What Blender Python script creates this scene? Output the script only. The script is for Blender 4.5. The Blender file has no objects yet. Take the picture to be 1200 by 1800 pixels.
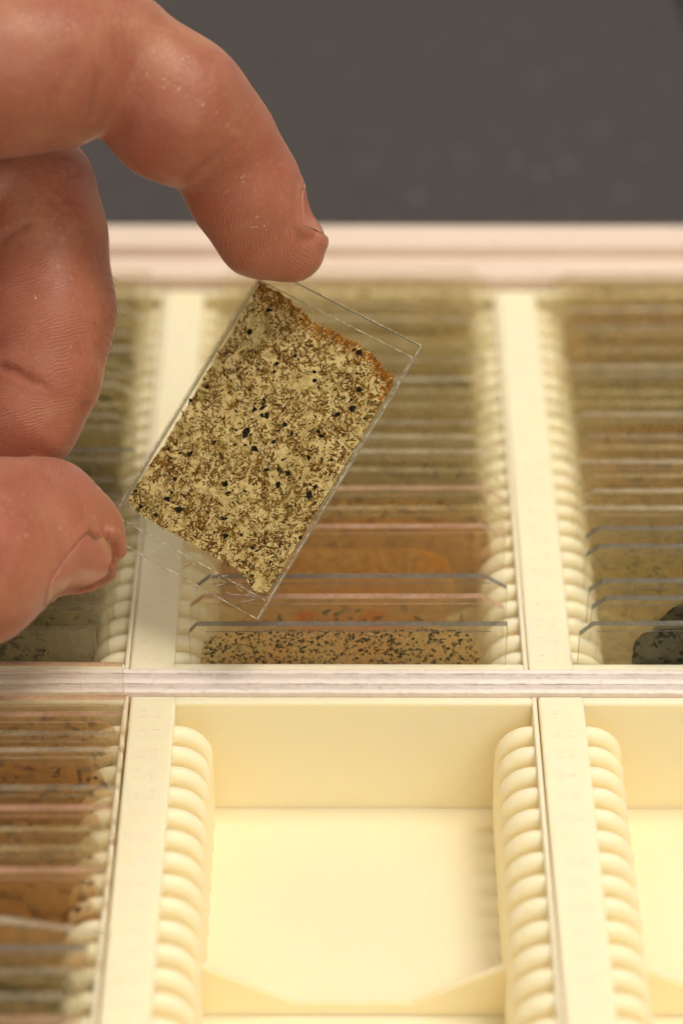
import bpy, bmesh, math, random
import numpy as np
from mathutils import Vector, Matrix

S = 0.001                       # the scene is written in millimetres
scene = bpy.context.scene
COL = scene.collection
PI = math.pi

# ------------------------------------------------------------------ camera
cam_d = bpy.data.cameras.new("camera")
cam = bpy.data.objects.new("camera", cam_d)
COL.objects.link(cam)
cam.location = (0, -305.9 * S, 262.7 * S)
cam.rotation_euler = (math.radians(90 - 37), 0, math.radians(0.146))
cam_d.sensor_fit = 'VERTICAL'
cam_d.sensor_height = 36
cam_d.sensor_width = 24
cam_d.lens = 93.95
cam_d.clip_start = 0.01
cam_d.clip_end = 20
cam_d.dof.use_dof = True
cam_d.dof.focus_distance = 0.398
cam_d.dof.aperture_fstop = 9.0
scene.camera = cam

# ------------------------------------------------------------------ light
world = bpy.data.worlds.new("World")
scene.world = world
world.use_nodes = True
bg = world.node_tree.nodes["Background"]
bg.inputs[0].default_value = (1.0, 0.91, 0.80, 1)
bg.inputs[1].default_value = 0.50

def area(name, loc, target, sx, sy, power, color):
    l = bpy.data.lights.new(name, 'AREA')
    l.shape = 'RECTANGLE'
    l.size, l.size_y, l.energy, l.color = sx, sy, power, color
    o = bpy.data.objects.new(name, l)
    COL.objects.link(o)
    o.location = loc
    o.rotation_euler = (Vector(target) - Vector(loc)).to_track_quat('-Z', 'Y').to_euler()
    return o

area("ceiling_lamp", (0.34, 0.04, 1.15), (0, 0.02, 0), 0.36, 0.36, 7.8, (1.0, 0.90, 0.77))
area("added_rear_fill", (-0.7, 0.9, 1.6), (0, 0.05, 0), 0.9, 0.5, 5.0, (1.0, 0.93, 0.84))  # weak unseen fill added high up at the far left

area("added_front_fill", (0.55, -1.25, 1.15), (0, 0.0, 0), 0.9, 0.6, 7.0, (1.0, 0.91, 0.80))  # unseen fill added behind the camera to brighten camera-facing sides

vs = scene.view_settings
vs.view_transform = 'Standard'
vs.look = 'None'
vs.gamma = 1
vs.exposure = -0.03
vs.use_curve_mapping = False
cy = scene.cycles
cy.transparent_max_bounces = 96
cy.max_bounces = 14
cy.diffuse_bounces = 9
cy.glossy_bounces = 4
cy.transmission_bounces = 10
cy.use_denoising = True
cy.use_adaptive_sampling = True
cy.adaptive_threshold = 0.035
cy.adaptive_min_samples = 20
cy.sample_clamp_indirect = 4.0

# ------------------------------------------------------------------ helpers
def V(x, y, z):
    return Vector((x * S, y * S, z * S))

def tag(o, label=None, cat=None, group=None, kind=None):
    if label: o["label"] = label
    if cat: o["category"] = cat
    if group: o["group"] = group
    if kind: o["kind"] = kind
    return o

def link(name, me, mats=None, parent=None, smooth=False):
    if mats is not None:
        for m in (mats if isinstance(mats, (list, tuple)) else [mats]):
            me.materials.append(m)
    if smooth:
        for p in me.polygons:
            p.use_smooth = True
    o = bpy.data.objects.new(name, me)
    COL.objects.link(o)
    if parent is not None:
        o.parent = parent
    return o

def inst(name, me, parent=None, loc=(0, 0, 0), rot=None, scale=None):
    o = bpy.data.objects.new(name, me)
    COL.objects.link(o)
    o.parent = parent
    o.location = V(*loc)
    if rot: o.rotation_euler = rot
    if scale: o.scale = scale
    return o

def empty(name, loc=(0, 0, 0)):
    o = bpy.data.objects.new(name, None)
    o.empty_display_size = 0.005
    COL.objects.link(o)
    o.location = V(*loc)
    return o

def mesh_py(name, verts, faces):
    me = bpy.data.meshes.new(name)
    me.from_pydata([(x * S, y * S, z * S) for x, y, z in verts], [], faces)
    me.update()
    return me

def box_mesh(name, x0, x1, y0, y1, z0, z1, bevel=0.0, seg=2):
    bm = bmesh.new()
    bmesh.ops.create_cube(bm, size=1)
    for v in bm.verts:
        v.co = V(x0 + (v.co.x + .5) * (x1 - x0), y0 + (v.co.y + .5) * (y1 - y0), z0 + (v.co.z + .5) * (z1 - z0))
    if bevel:
        bmesh.ops.bevel(bm, geom=list(bm.edges), offset=bevel * S, segments=seg, affect='EDGES', profile=0.5)
    me = bpy.data.meshes.new(name)
    bm.to_mesh(me)
    bm.free()
    return me

def tube_mesh(name, lines, r, sides=5):
    verts, faces = [], []
    for pts in lines:
        pts = [Vector(p) for p in pts]
        base = len(verts)
        for i, p in enumerate(pts):
            t = (pts[min(i + 1, len(pts) - 1)] - pts[max(i - 1, 0)]).normalized()
            a = t.orthogonal().normalized()
            b = t.cross(a)
            for k in range(sides):
                w = 2 * PI * k / sides
                verts.append(tuple(p + (a * math.cos(w) + b * math.sin(w)) * r))
        for i in range(len(pts) - 1):
            for k in range(sides):
                q = base + i * sides
                faces.append((q + k, q + (k + 1) % sides, q + sides + (k + 1) % sides, q + sides + k))
        faces.append(tuple(base + k for k in range(sides))[::-1])
        faces.append(tuple(base + (len(pts) - 1) * sides + k for k in range(sides)))
    return mesh_py(name, verts, faces)

# ------------------------------------------------------------------ materials
class NT:
    def __init__(self, name):
        self.m = bpy.data.materials.new(name)
        self.m.use_nodes = True
        self.t = self.m.node_tree
        self.t.nodes.clear()
        self.out = self.n('ShaderNodeOutputMaterial')
    def n(self, typ, **kw):
        nd = self.t.nodes.new(typ)
        for k, v in kw.items():
            if k.startswith('i_'):
                nd.inputs[k[2:].replace('_', ' ')].default_value = v
            else:
                setattr(nd, k, v)
        return nd
    def l(self, a, b):
        self.t.links.new(a, b)
    def coord(self, scale=(1, 1, 1), rot=(0, 0, 0)):
        c = self.n('ShaderNodeTexCoord')
        mp = self.n('ShaderNodeMapping')
        mp.inputs['Scale'].default_value = scale
        mp.inputs['Rotation'].default_value = rot
        self.l(c.outputs['Object'], mp.inputs['Vector'])
        return mp.outputs['Vector']
    def noise(self, vec, scale, detail=3, rough=0.55, dist=0.0):
        nd = self.n('ShaderNodeTexNoise')
        nd.inputs['Scale'].default_value = scale
        nd.inputs['Detail'].default_value = detail
        nd.inputs['Roughness'].default_value = rough
        nd.inputs['Distortion'].default_value = dist
        self.l(vec, nd.inputs['Vector'])
        return nd.outputs['Fac']
    def vor(self, vec, scale, feature='F1', out='Distance'):
        nd = self.n('ShaderNodeTexVoronoi')
        nd.feature = feature
        nd.inputs['Scale'].default_value = scale
        self.l(vec, nd.inputs['Vector'])
        return nd.outputs[out]
    def ramp(self, fac, stops, interp='LINEAR'):
        nd = self.n('ShaderNodeValToRGB')
        nd.color_ramp.interpolation = interp
        els = nd.color_ramp.elements
        while len(els) < len(stops):
            els.new(0.5)
        for e, (p, c) in zip(els, stops):
            e.position = p
            e.color = (c, c, c, 1) if not isinstance(c, (tuple, list)) else (*c, 1)
        self.l(fac, nd.inputs['Fac'])
        return nd.outputs['Color']
    def mix(self, fac, a, b, mode='MIX'):
        nd = self.n('ShaderNodeMix')
        nd.data_type = 'RGBA'
        nd.blend_type = mode
        for s, v in ((nd.inputs[0], fac), (nd.inputs[6], a), (nd.inputs[7], b)):
            if isinstance(v, (int, float)):
                s.default_value = v
            elif isinstance(v, (tuple, list)):
                s.default_value = (*v, 1)
            else:
                self.l(v, s)
        return nd.outputs[2]
    def math(self, op, a, b=None, c=None):
        nd = self.n('ShaderNodeMath', operation=op)
        for s, v in zip(nd.inputs, (a, b, c)):
            if v is None: continue
            if isinstance(v, (int, float)): s.default_value = v
            else: self.l(v, s)
        return nd.outputs[0]
    def bump(self, h, strength, dist, normal=None):
        nd = self.n('ShaderNodeBump')
        nd.inputs['Strength'].default_value = strength
        nd.inputs['Distance'].default_value = dist * S
        self.l(h, nd.inputs['Height'])
        if normal is not None: self.l(normal, nd.inputs['Normal'])
        return nd.outputs['Normal']
    def attr(self, name, out='Fac'):
        nd = self.n('ShaderNodeAttribute')
        nd.attribute_name = name
        return nd.outputs[out]
    def principled(self, **kw):
        p = self.n('ShaderNodeBsdfPrincipled')
        for k, v in kw.items():
            s = p.inputs[k.replace('_', ' ')]
            if isinstance(v, (int, float)): s.default_value = v
            elif isinstance(v, (tuple, list)): s.default_value = (*v, 1) if len(v) == 3 and s.type == 'RGBA' else v
            else: self.l(v, s)
        return p
    def done(self, sh):
        self.l(sh, self.out.inputs['Surface'])
        return self.m

def plastic_mat(name="cream_plastic", specks=False):
    t = NT(name)
    c = t.coord()
    n1 = t.noise(c, 90, 1)
    col = t.mix(n1, (0.985, 0.896, 0.655), (0.975, 0.878, 0.600))
    if specks:                                                           # dust and small dirt specks
        sp = t.ramp(t.vor(c, 150), [(0.0, 1.0), (0.04, 1.0), (0.07, 0.0)])
        spm = t.math('MULTIPLY', sp, t.ramp(t.noise(c, 170, 1), [(0.52, 0.0), (0.60, 0.7)]))
        col = t.mix(spm, col, (0.42, 0.34, 0.20))
    p = t.principled(Base_Color=col, Roughness=0.42, Subsurface_Weight=0.4, Subsurface_Scale=0.003, Subsurface_Radius=(1.0, 0.75, 0.25))
    p.inputs['IOR'].default_value = 1.46
    return t.done(p.outputs[0])

def number_mat():
    t = NT("cream_plastic_relief")
    n1 = t.noise(t.coord(), 60, 4)
    col = t.mix(t.ramp(n1, [(0.3, 0.0), (0.75, 1.0)]), (0.985, 0.895, 0.645), (0.975, 0.882, 0.615))
    return t.done(t.principled(Base_Color=col, Roughness=0.42).outputs[0])

def pane_mat(name, tint=(0.992, 0.992, 0.985), ior=1.5, smudge_haze=0.06, dusty=False, shine=1.0):
    t = NT(name)
    c = t.coord()
    tr = t.n('ShaderNodeBsdfTransparent')
    tr.inputs[0].default_value = (*tint, 1)
    gl = t.n('ShaderNodeBsdfGlossy')
    gl.inputs['Roughness'].default_value = 0.04
    fr = t.n('ShaderNodeFresnel')
    ge = t.n('ShaderNodeNewGeometry')
    t.l(t.math('MULTIPLY_ADD', ge.outputs['Backfacing'], 1.0 / ior - ior, ior), fr.inputs['IOR'])   # no internal mirror
    m = t.n('ShaderNodeMixShader')
    t.l(t.math('MULTIPLY', fr.outputs[0], shine), m.inputs[0]); t.l(tr.outputs[0], m.inputs[1]); t.l(gl.outputs[0], m.inputs[2])
    df = t.n('ShaderNodeBsdfDiffuse')
    df.inputs[0].default_value = (0.96, 0.85, 0.52, 1)  # yellow film paints light into the stored slides; patchy smudges where dusty
    sm = t.math('MULTIPLY', t.ramp(t.noise(c, 90, 5, 0.7, 1.0), [(0.42, 0.1), (0.75, 1.0)]), smudge_haze) if dusty else t.math('MULTIPLY', smudge_haze, 0.45)
    m2 = t.n('ShaderNodeMixShader')
    t.l(sm, m2.inputs[0]); t.l(m.outputs[0], m2.inputs[1]); t.l(df.outputs[0], m2.inputs[2])
    return t.done(m2.outputs[0])

def edge_mat(name, col, see=0.5, tint=(0.7, 0.68, 0.62)):
    """ground glass rim: part see-through, part frosted"""
    t = NT(name)
    c = t.coord()
    n = t.noise(c, 900, 4, 0.7)
    n2 = t.noise(c, 120, 3)
    tr = t.n('ShaderNodeBsdfTransparent')
    tr.inputs[0].default_value = (*tint, 1)
    cc = t.mix(t.ramp(n, [(0.35, 0.0), (0.7, 1.0)]), tuple(x * 0.6 for x in col), col)
    p = t.principled(Base_Color=cc, Roughness=0.28, Normal=t.bump(n, 0.25, 0.2))
    m = t.n('ShaderNodeMixShader')
    f = t.ramp(n2, [(0.3, 1 - see - 0.15), (0.7, 1 - see + 0.2)])
    t.l(f, m.inputs[0]); t.l(tr.outputs[0], m.inputs[1]); t.l(p.outputs[0], m.inputs[2])
    return t.done(m.outputs[0])

def rock_mat(name, base, dark, accent, solid=0.6, scale=1.0, speck=0.5, patch=0.35):
    """thin slice of rock: lets some light through, mottled minerals"""
    t = NT(name)
    oi = t.n('ShaderNodeObjectInfo')
    tc = t.n('ShaderNodeTexCoord')
    off = t.n('ShaderNodeVectorMath', operation='MULTIPLY_ADD')
    t.l(oi.outputs['Random'], off.inputs[0])
    off.inputs[1].default_value = (1.7, 2.3, 0.9)
    t.l(tc.outputs['Object'], off.inputs[2])
    c = off.outputs[0]
    n1 = t.noise(c, 950 * scale, 2, 0.65)
    n2 = t.noise(c, 140 * scale, 2, 0.5)
    n3 = t.noise(c, 1700 * scale, 1, 0.6)
    col = t.mix(t.ramp(n1, [(0.38, 0.0), (0.62, 1.0)]), tuple(x * 0.72 for x in base), base)
    col = t.mix(t.math('MULTIPLY', t.ramp(n2, [(0.45, 0.0), (0.62, 1.0)]), patch * 2), col, accent)
    v = t.vor(c, 1100 * scale, out='Color')
    sx = t.n('ShaderNodeSeparateColor'); t.l(v, sx.inputs[0])
    sp = t.math('MULTIPLY', t.ramp(sx.outputs[0], [(1 - speck * 0.45, 0.0), (1 - speck * 0.45 + 0.04, 1.0)]), t.ramp(n3, [(0.42, 0.0), (0.5, 1.0)]))
    col = t.mix(sp, col, dark)
    d = t.n('ShaderNodeBsdfDiffuse'); t.l(col, d.inputs[0])
    tl = t.n('ShaderNodeBsdfTranslucent'); t.l(col, tl.inputs[0])
    tr = t.n('ShaderNodeBsdfTransparent'); t.l(t.mix(0.90, col, (1, 0.995, 0.97)), tr.inputs[0])
    a = t.n('ShaderNodeMixShader'); a.inputs[0].default_value = 0.5
    t.l(d.outputs[0], a.inputs[1]); t.l(tl.outputs[0], a.inputs[2])
    b = t.n('ShaderNodeMixShader')
    t.l(t.math('MAXIMUM', sp, solid), b.inputs[0]); t.l(tr.outputs[0], b.inputs[1]); t.l(a.outputs[0], b.inputs[2])
    return t.done(b.outputs[0])

def wood_mat(name, c1, c2, grain=(8, 300, 300), bump=0.4):
    t = NT(name)
    c = t.coord(grain)
    f = t.coord((1, 1, 1))
    n = t.noise(c, 4, 6, 0.7, 0.4)
    n2 = t.noise(f, 700, 4, 0.7)
    n3 = t.noise(f, 60, 3)
    col = t.mix(t.ramp(n, [(0.3, 0.0), (0.7, 1.0)]), c1, c2)
    col = t.mix(t.math('MULTIPLY', t.ramp(n2, [(0.55, 0.0), (0.72, 1.0)]), 0.5), col, tuple(x * 0.62 for x in c1))
    col = t.mix(t.math('MULTIPLY', t.ramp(n3, [(0.5, 0.0), (0.8, 1.0)]), 0.25), col, tuple(x * 0.8 for x in c1))
    p = t.principled(Base_Color=col, Roughness=0.7, Normal=t.bump(n2, bump, 0.35, t.bump(n, bump, 0.3)))
    return t.done(p.outputs[0])

def table_mat():
    t = NT("speckled_table")
    c = t.coord()
    n = t.noise(c, 120, 4, 0.7)
    n2 = t.noise(c, 500, 3)
    col = t.mix(n, (0.018, 0.0152, 0.0160), (0.052, 0.0432, 0.0445))
    col = t.mix(t.ramp(n2, [(0.4, 0.0), (0.65, 1.0)]), col, (0.062, 0.053, 0.052))
    v = t.vor(c, 110)
    g = t.math('MULTIPLY', t.ramp(v, [(0.0, 1.0), (0.09, 1.0), (0.13, 0.0)]), t.ramp(t.noise(c, 31, 2), [(0.42, 0.0), (0.62, 1.0)]))
    col = t.mix(g, col, (0.19, 0.176, 0.178))
    p = t.principled(Base_Color=col, Roughness=0.62, Normal=t.bump(n2, 0.5, 0.4))
    return t.done(p.outputs[0])

def skin_mat():
    t = NT("skin")
    c = t.coord()
    big = t.noise(c, 55, 3)
    mid = t.noise(c, 240, 4, 0.6)
    fine = t.noise(c, 1500, 4, 0.7)
    red = t.attr("redness")
    amp = t.attr("ridge")
    ph = t.attr("phase")
    blot = t.noise(c, 120, 3, 0.6, 0.6)
    col = t.mix(t.ramp(big, [(0.32, 0.0), (0.68, 1.0)]), (0.345, 0.110, 0.056), (0.430, 0.168, 0.086))
    col = t.mix(red, col, (0.400, 0.120, 0.072))
    col = t.mix(t.math('MULTIPLY', t.ramp(blot, [(0.46, 0.0), (0.66, 1.0)]), 0.75), col, (0.340, 0.088, 0.046))
    col = t.mix(t.math('MULTIPLY', t.ramp(blot, [(0.28, 1.0), (0.42, 0.0)]), 0.55), col, (0.475, 0.215, 0.100))
    col = t.mix(t.math('MULTIPLY', t.ramp(mid, [(0.45, 0.0), (0.75, 1.0)]), 0.45), col, (0.30, 0.080, 0.040))
    col = t.mix(t.math('MULTIPLY', t.ramp(fine, [(0.52, 0.0), (0.72, 1.0)]), 0.35), col, (0.56, 0.29, 0.165))
    # dry pale flakes of skin
    fl = t.math('MULTIPLY', t.ramp(t.vor(c, 520), [(0.0, 1.0), (0.16, 0.7), (0.26, 0.0)]), t.ramp(t.noise(c, 90, 2), [(0.60, 0.0), (0.72, 1.0)]))
    col = t.mix(t.math('MULTIPLY', fl, 0.20), col, (0.72, 0.52, 0.34))
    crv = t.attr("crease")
    wob = t.math('MULTIPLY_ADD', t.noise(c, 140, 4, 0.65), 3.2, ph)
    rd = t.math('SINE', t.math('MULTIPLY', wob, 2 * PI / 0.52))
    rh = t.math('MULTIPLY', rd, t.math('MULTIPLY', amp, t.ramp(t.noise(c, 210, 3), [(0.38, 0.05), (0.62, 1.0)])))
    col = t.mix(t.math('MULTIPLY', t.math('MULTIPLY_ADD', rh, 0.5, 0.5), t.math('MULTIPLY', amp, 0.30)), col, (0.55, 0.265, 0.155))
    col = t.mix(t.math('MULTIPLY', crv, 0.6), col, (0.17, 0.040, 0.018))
    # fine skin lines away from the ridged pads
    vz = t.n('ShaderNodeTexVoronoi'); vz.feature = 'DISTANCE_TO_EDGE'; vz.inputs['Scale'].default_value = 1150
    dv = t.n('ShaderNodeVectorMath', operation='MULTIPLY_ADD')
    nn = t.n('ShaderNodeTexNoise'); nn.inputs['Scale'].default_value = 420; t.l(c, nn.inputs['Vector'])
    t.l(nn.outputs['Color'], dv.inputs[0]); dv.inputs[1].default_value = (0.0016,) * 3; t.l(c, dv.inputs[2])
    t.l(dv.outputs[0], vz.inputs['Vector'])
    lines = t.ramp(vz.outputs['Distance'], [(0.0, 0.0), (0.14, 1.0)])
    lines = t.math('MULTIPLY', lines, t.math('SUBTRACT', 1.0, amp))
    b = t.bump(mid, 0.30, 0.35)
    b = t.bump(lines, 0.30, 0.10, b)
    b = t.bump(fine, 0.45, 0.13, b)
    b = t.bump(rh, 0.5, 0.055, b)
    p = t.principled(Base_Color=col, Roughness=t.ramp(fine, [(0.3, 0.30), (0.7, 0.50)]), Subsurface_Weight=0.30, Subsurface_Scale=0.0013,
                     Subsurface_Radius=(1.0, 0.35, 0.20), Normal=b, Sheen_Weight=0.22, Sheen_Roughness=0.45, Sheen_Tint=(1.0, 0.84, 0.76))
    p.inputs['IOR'].default_value = 1.48
    return t.done(p.outputs[0])

def nail_mat():
    t = NT("fingernail")
    c = t.coord()
    n = t.noise(c, 300, 4)
    u = t.attr("along")
    st = t.noise(t.coord(), 900, 2)
    col = t.mix(n, (0.46, 0.168, 0.115), (0.52, 0.215, 0.150))
    col = t.mix(t.ramp(u, [(0.84, 0.0), (0.93, 0.8)]), col, (0.52, 0.27, 0.15))
    col = t.mix(t.ramp(u, [(0.03, 0.5), (0.20, 0.0)]), col, (0.56, 0.34, 0.22))
    p = t.principled(Base_Color=col, Roughness=0.24, Subsurface_Weight=0.25, Subsurface_Scale=0.001,
                     Subsurface_Radius=(1.0, 0.4, 0.3), Normal=t.bump(st, 0.12, 0.1))
    return t.done(p.outputs[0])

M = {}
M['plastic'] = plastic_mat()
M['plastic_floor'] = plastic_mat("cream_plastic_dusty", True)
M['relief'] = number_mat()
M['pane'] = pane_mat("slide_glass", ior=1.33, smudge_haze=0.16, shine=0.3)
M['cover'] = pane_mat("cover_glass", (0.99, 0.985, 0.97), 1.30, 0.012, shine=0.3)
M['held_pane'] = pane_mat("held_slide_glass", (0.975, 0.975, 0.955), 1.28, 0.02, True, 0.7)
M['edge_grey'] = edge_mat("grey_glass_rim", (0.50, 0.44, 0.31), 0.58, (0.88, 0.83, 0.66))
M['edge_dark'] = edge_mat("dark_glass_rim", (0.24, 0.225, 0.18), 0.35, (0.6, 0.6, 0.55))
M['edge_white'] = edge_mat("pale_glass_rim", (0.72, 0.64, 0.46), 0.55, (0.90, 0.86, 0.70))
M['edge_pink'] = edge_mat("pinkish_glass_rim", (0.72, 0.46, 0.31), 0.42, (0.85, 0.70, 0.55))
M['edge_olive'] = edge_mat("olive_glass_rim", (0.66, 0.56, 0.30), 0.65, (0.92, 0.86, 0.64))
M['held_rim'] = edge_mat("ground_glass_rim", (0.62, 0.60, 0.52), 0.45, (0.62, 0.60, 0.52))
M['ply_light'] = wood_mat("birch_ply_long_grain", (0.90, 0.805, 0.735), (0.94, 0.865, 0.80))
M['ply_grey'] = wood_mat("birch_ply_end_grain", (0.69, 0.605, 0.56), (0.82, 0.74, 0.69), (60, 300, 300), 0.8)
M['box_wood'] = wood_mat("pale_box_wood", (0.79, 0.635, 0.525), (0.84, 0.71, 0.60))
M['table'] = table_mat()

def flat_mat(name, col, rough=0.6):
    t = NT(name)
    n = t.noise(t.coord(), 40, 3)
    return t.done(t.principled(Base_Color=t.mix(n, tuple(x * .8 for x in col), col), Roughness=rough).outputs[0])
M['floor'] = flat_mat("dark_floor", (0.012, 0.011, 0.012))

R = {
 'speckled': rock_mat("speckled_olive_rock", (0.80, 0.62, 0.26), (0.05, 0.05, 0.03), (0.80, 0.50, 0.17), 0.55, 1.9, 1.0, 0.25),
 'red': rock_mat("red_veined_rock", (0.92, 0.66, 0.32), (0.25, 0.25, 0.13), (0.98, 0.22, 0.05), 0.30, 0.9, 0.5, 0.7),
 'peach': rock_mat("peach_rock", (0.98, 0.66, 0.27), (0.6, 0.38, 0.15), (0.97, 0.50, 0.13), 0.62, 0.7, 0.25, 0.4),
 'tan': rock_mat("tan_rock", (0.93, 0.76, 0.44), (0.4, 0.3, 0.17), (0.90, 0.62, 0.28), 0.16, 0.8, 0.4, 0.3),
 'orange': rock_mat("orange_rock", (0.97, 0.58, 0.19), (0.32, 0.2, 0.09), (0.92, 0.44, 0.11), 0.46, 0.8, 0.5, 0.3),
 'brown': rock_mat("brown_rock", (0.84, 0.53, 0.21), (0.24, 0.15, 0.08), (0.88, 0.50, 0.15), 0.36, 0.8, 0.6, 0.3),
 'olive': rock_mat("olive_rock", (0.90, 0.78, 0.34), (0.28, 0.24, 0.11), (0.82, 0.69, 0.27), 0.18, 0.8, 0.6, 0.3),
 'khaki': rock_mat("khaki_rock", (0.93, 0.82, 0.44), (0.36, 0.31, 0.17), (0.86, 0.74, 0.36), 0.14, 0.8, 0.5, 0.3),
 'grey': rock_mat("grey_green_rock", (0.50, 0.46, 0.27), (0.14, 0.13, 0.09), (0.60, 0.56, 0.38), 0.26, 0.8, 0.6, 0.3),
 'charcoal': rock_mat("charcoal_rock", (0.15, 0.145, 0.09), (0.03, 0.032, 0.026), (0.23, 0.22, 0.13), 0.90, 0.9, 0.8, 0.3),
 'green': rock_mat("dark_green_rock", (0.34, 0.32, 0.14), (0.09, 0.09, 0.05), (0.42, 0.38, 0.17), 0.34, 0.8, 0.6, 0.3),
}

# ------------------------------------------------------------------ table and floor
ZT = -30.0
tb = mesh_py("table_top", [(-900, -700, ZT), (146.5, -607.2, ZT), (43.7, 789.0, ZT), (-900, 789.0, ZT),
                           (-900, -700, ZT - 28), (146.5, -607.2, ZT - 28), (43.7, 789.0, ZT - 28), (-900, 789.0, ZT - 28)],
             [(0, 1, 2, 3), (7, 6, 5, 4), (0, 4, 5, 1), (1, 5, 6, 2), (2, 6, 7, 3), (3, 7, 4, 0)])
tag(link("table_top", tb, M['table']), "dark grey speckled table top behind the wooden box", "table", kind="structure")
fl = mesh_py("floor", [(-4000, -4000, -760), (4000, -4000, -760), (4000, 4000, -760), (-4000, 4000, -760)], [(0, 1, 2, 3)])
tag(link("floor", fl, M['floor']), "dark floor beyond the table edge", "floor", kind="structure")

# ------------------------------------------------------------------ wooden box
BX0, BX1 = -95.2, 90.4
box = empty("wooden_box", (0, 0, ZT))
tag(box, "pale plywood box holding the rows of cream slide trays", "box")
def bpart(name, x0, x1, y0, y1, z0, z1, mat, bevel=0.3, parent=box):
    me = box_mesh(name, x0, x1, y0, y1, z0 - ZT, z1 - ZT, bevel)
    return link(name, me, mat, parent)
bpart("base_board", BX0, BX1, -117.0, 110.9, ZT + 0.3, -24.6, M['box_wood'])
# the divider between the two rows of trays: plywood on edge, each ply its own piece
div = link("divider", box_mesh("divider", BX0, BX1, -2.45, 2.45, 5.5, 28.6), M['ply_grey'], box)
plies = [(-2.72, -1.80, 'ply_light', 0.42), (-1.80, -0.62, 'ply_grey', 0.26), (-0.62, 0.52, 'ply_light', 0.44), (0.52, 1.78, 'ply_grey', 0.24), (1.78, 2.72, 'ply_light', 0.40)]
rng = random.Random(4)
for y0, y1, mm, zt in plies:
    n = 150
    vv, ff = [], []
    for i in range(n + 1):
        x = BX0 + 0.2 + (BX1 - BX0 - 0.4) * i / n
        w0, w1 = rng.uniform(-.07, .07), rng.uniform(-.07, .07)
        z = zt + rng.uniform(-.05, .05)
        vv += [(x, y0 + 0.02 + w0, -22 - ZT), (x, y0 + 0.02 + w0, z - 0.08 - ZT), (x, (y0 + y1) / 2, z + 0.03 - ZT), (x, y1 - 0.02 + w1, z - 0.08 - ZT), (x, y1 - 0.02 + w1, -22 - ZT)]
    for i in range(n):
        for k in range(4):
            a = i * 5 + k
            ff.append((a, a + 5, a + 6, a + 1))
    ff += [(0, 1, 2, 3, 4), tuple(n * 5 + k for k in (4, 3, 2, 1, 0))]
    link("ply", mesh_py("ply", vv, ff), M[mm], div)
# far wall: an inner ledge and a taller outer rim (rabbeted for the lid)
fw = bpart("far_ledge", BX0 - 8, BX1 + 8, 111.0, 118.25, ZT + 0.4, 2.45, M['box_wood'], 0.5)
bpart("far_rim", BX0 - 8, BX1 + 8, 118.35, 126.2, ZT + 0.4, 4.55, M['box_wood'], 0.6)
bpart("side_wall", BX0 - 8.2, BX0 - 0.2, -125.2, 110.9, ZT + 0.4, 2.9, M['box_wood'], 0.5)
bpart("side_wall", BX1 + 0.2, BX1 + 8.2, -125.2, 110.9, ZT + 0.4, 2.9, M['box_wood'], 0.5)
bpart("front_wall", BX0 - 0.1, BX1 + 0.1, -125.2, -117.2, ZT + 0.4, 2.9, M['box_wood'], 0.5)

# ------------------------------------------------------------------ slide trays
ZF = -21.4          # tray floor
BAR, LIP, PROT = 6.8, 0.75, 5.6

def rib_mesh():
    w = 1.42
    path = [(0.0, -0.95, 0.30, 1.0)]
    n = 9
    # top corner: an ellipse quarter from the wall out to the vertical face
    for i in range(n + 1):
        a = PI / 2 * i / n
        x = 0.35 + (PROT - 0.35) * math.sin(a)
        z = -0.95 - 5.6 * (1 - math.cos(a))
        nx, nz = math.sin(a) / (PROT - 0.35), math.cos(a) / 5.6
        l = math.hypot(nx, nz)
        path.append((x, z, nx / l, nz / l))
    path[0] = (-0.1, -0.95, 0.0, 1.0)
    path.append((PROT, -12.0, 1.0, 0.0))
    path.append((PROT - 0.15, ZF + 0.02, 1.0, 0.0))
    arc = [-90, -66, -42, -20, 0, 20, 42, 66, 90]
    vv, ff = [], []
    for (x, z, nx, nz) in path:
        h = 0.9 + 0.7 * max(0.0, nz)
        vv.append((-0.1, -w, min(z - nz * h, z) - 0.0))
        for a in arc:
            q = math.radians(a)
            e = h * (math.cos(q) - 1)
            vv.append((x + nx * e, w * math.sin(q), z + nz * e))
        vv.append((-0.1, w, min(z - nz * h, z)))
    m = len(arc) + 2
    for i in range(len(path) - 1):
        for k in range(m - 1):
            a = i * m + k
            ff.append((a, a + m, a + m + 1, a + 1))
    me = mesh_py("rib", vv, ff)
    me.materials.append(M['plastic'])
    for p in me.polygons: p.use_smooth = True
    return me
RIB = rib_mesh()

def bar_mesh(L):
    """the wide left-hand bar with rounded far corner"""
    return box_mesh("numbered_bar", 0.06, BAR, 0.1, L - 0.1, -24.0, 0.0, 0.42, 3)

NUMS = {}
def number_mesh(txt):
    if txt in NUMS: return NUMS[txt]
    cu = bpy.data.curves.new("embossed_number", 'FONT')
    cu.body = txt
    cu.size = 3.2 * S
    cu.extrude = 0.035 * S
    cu.resolution_u = 3
    cu.align_x = 'CENTER'
    cu.align_y = 'CENTER'
    cu.space_character = 1.25
    ob = bpy.data.objects.new("tmp", cu)
    COL.objects.link(ob)
    dg = bpy.context.evaluated_depsgraph_get()
    me = bpy.data.meshes.new_from_object(ob.evaluated_get(dg))
    bpy.data.objects.remove(ob)
    me.materials.clear()
    me.materials.append(M['relief'])
    NUMS[txt] = me
    return me

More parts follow.
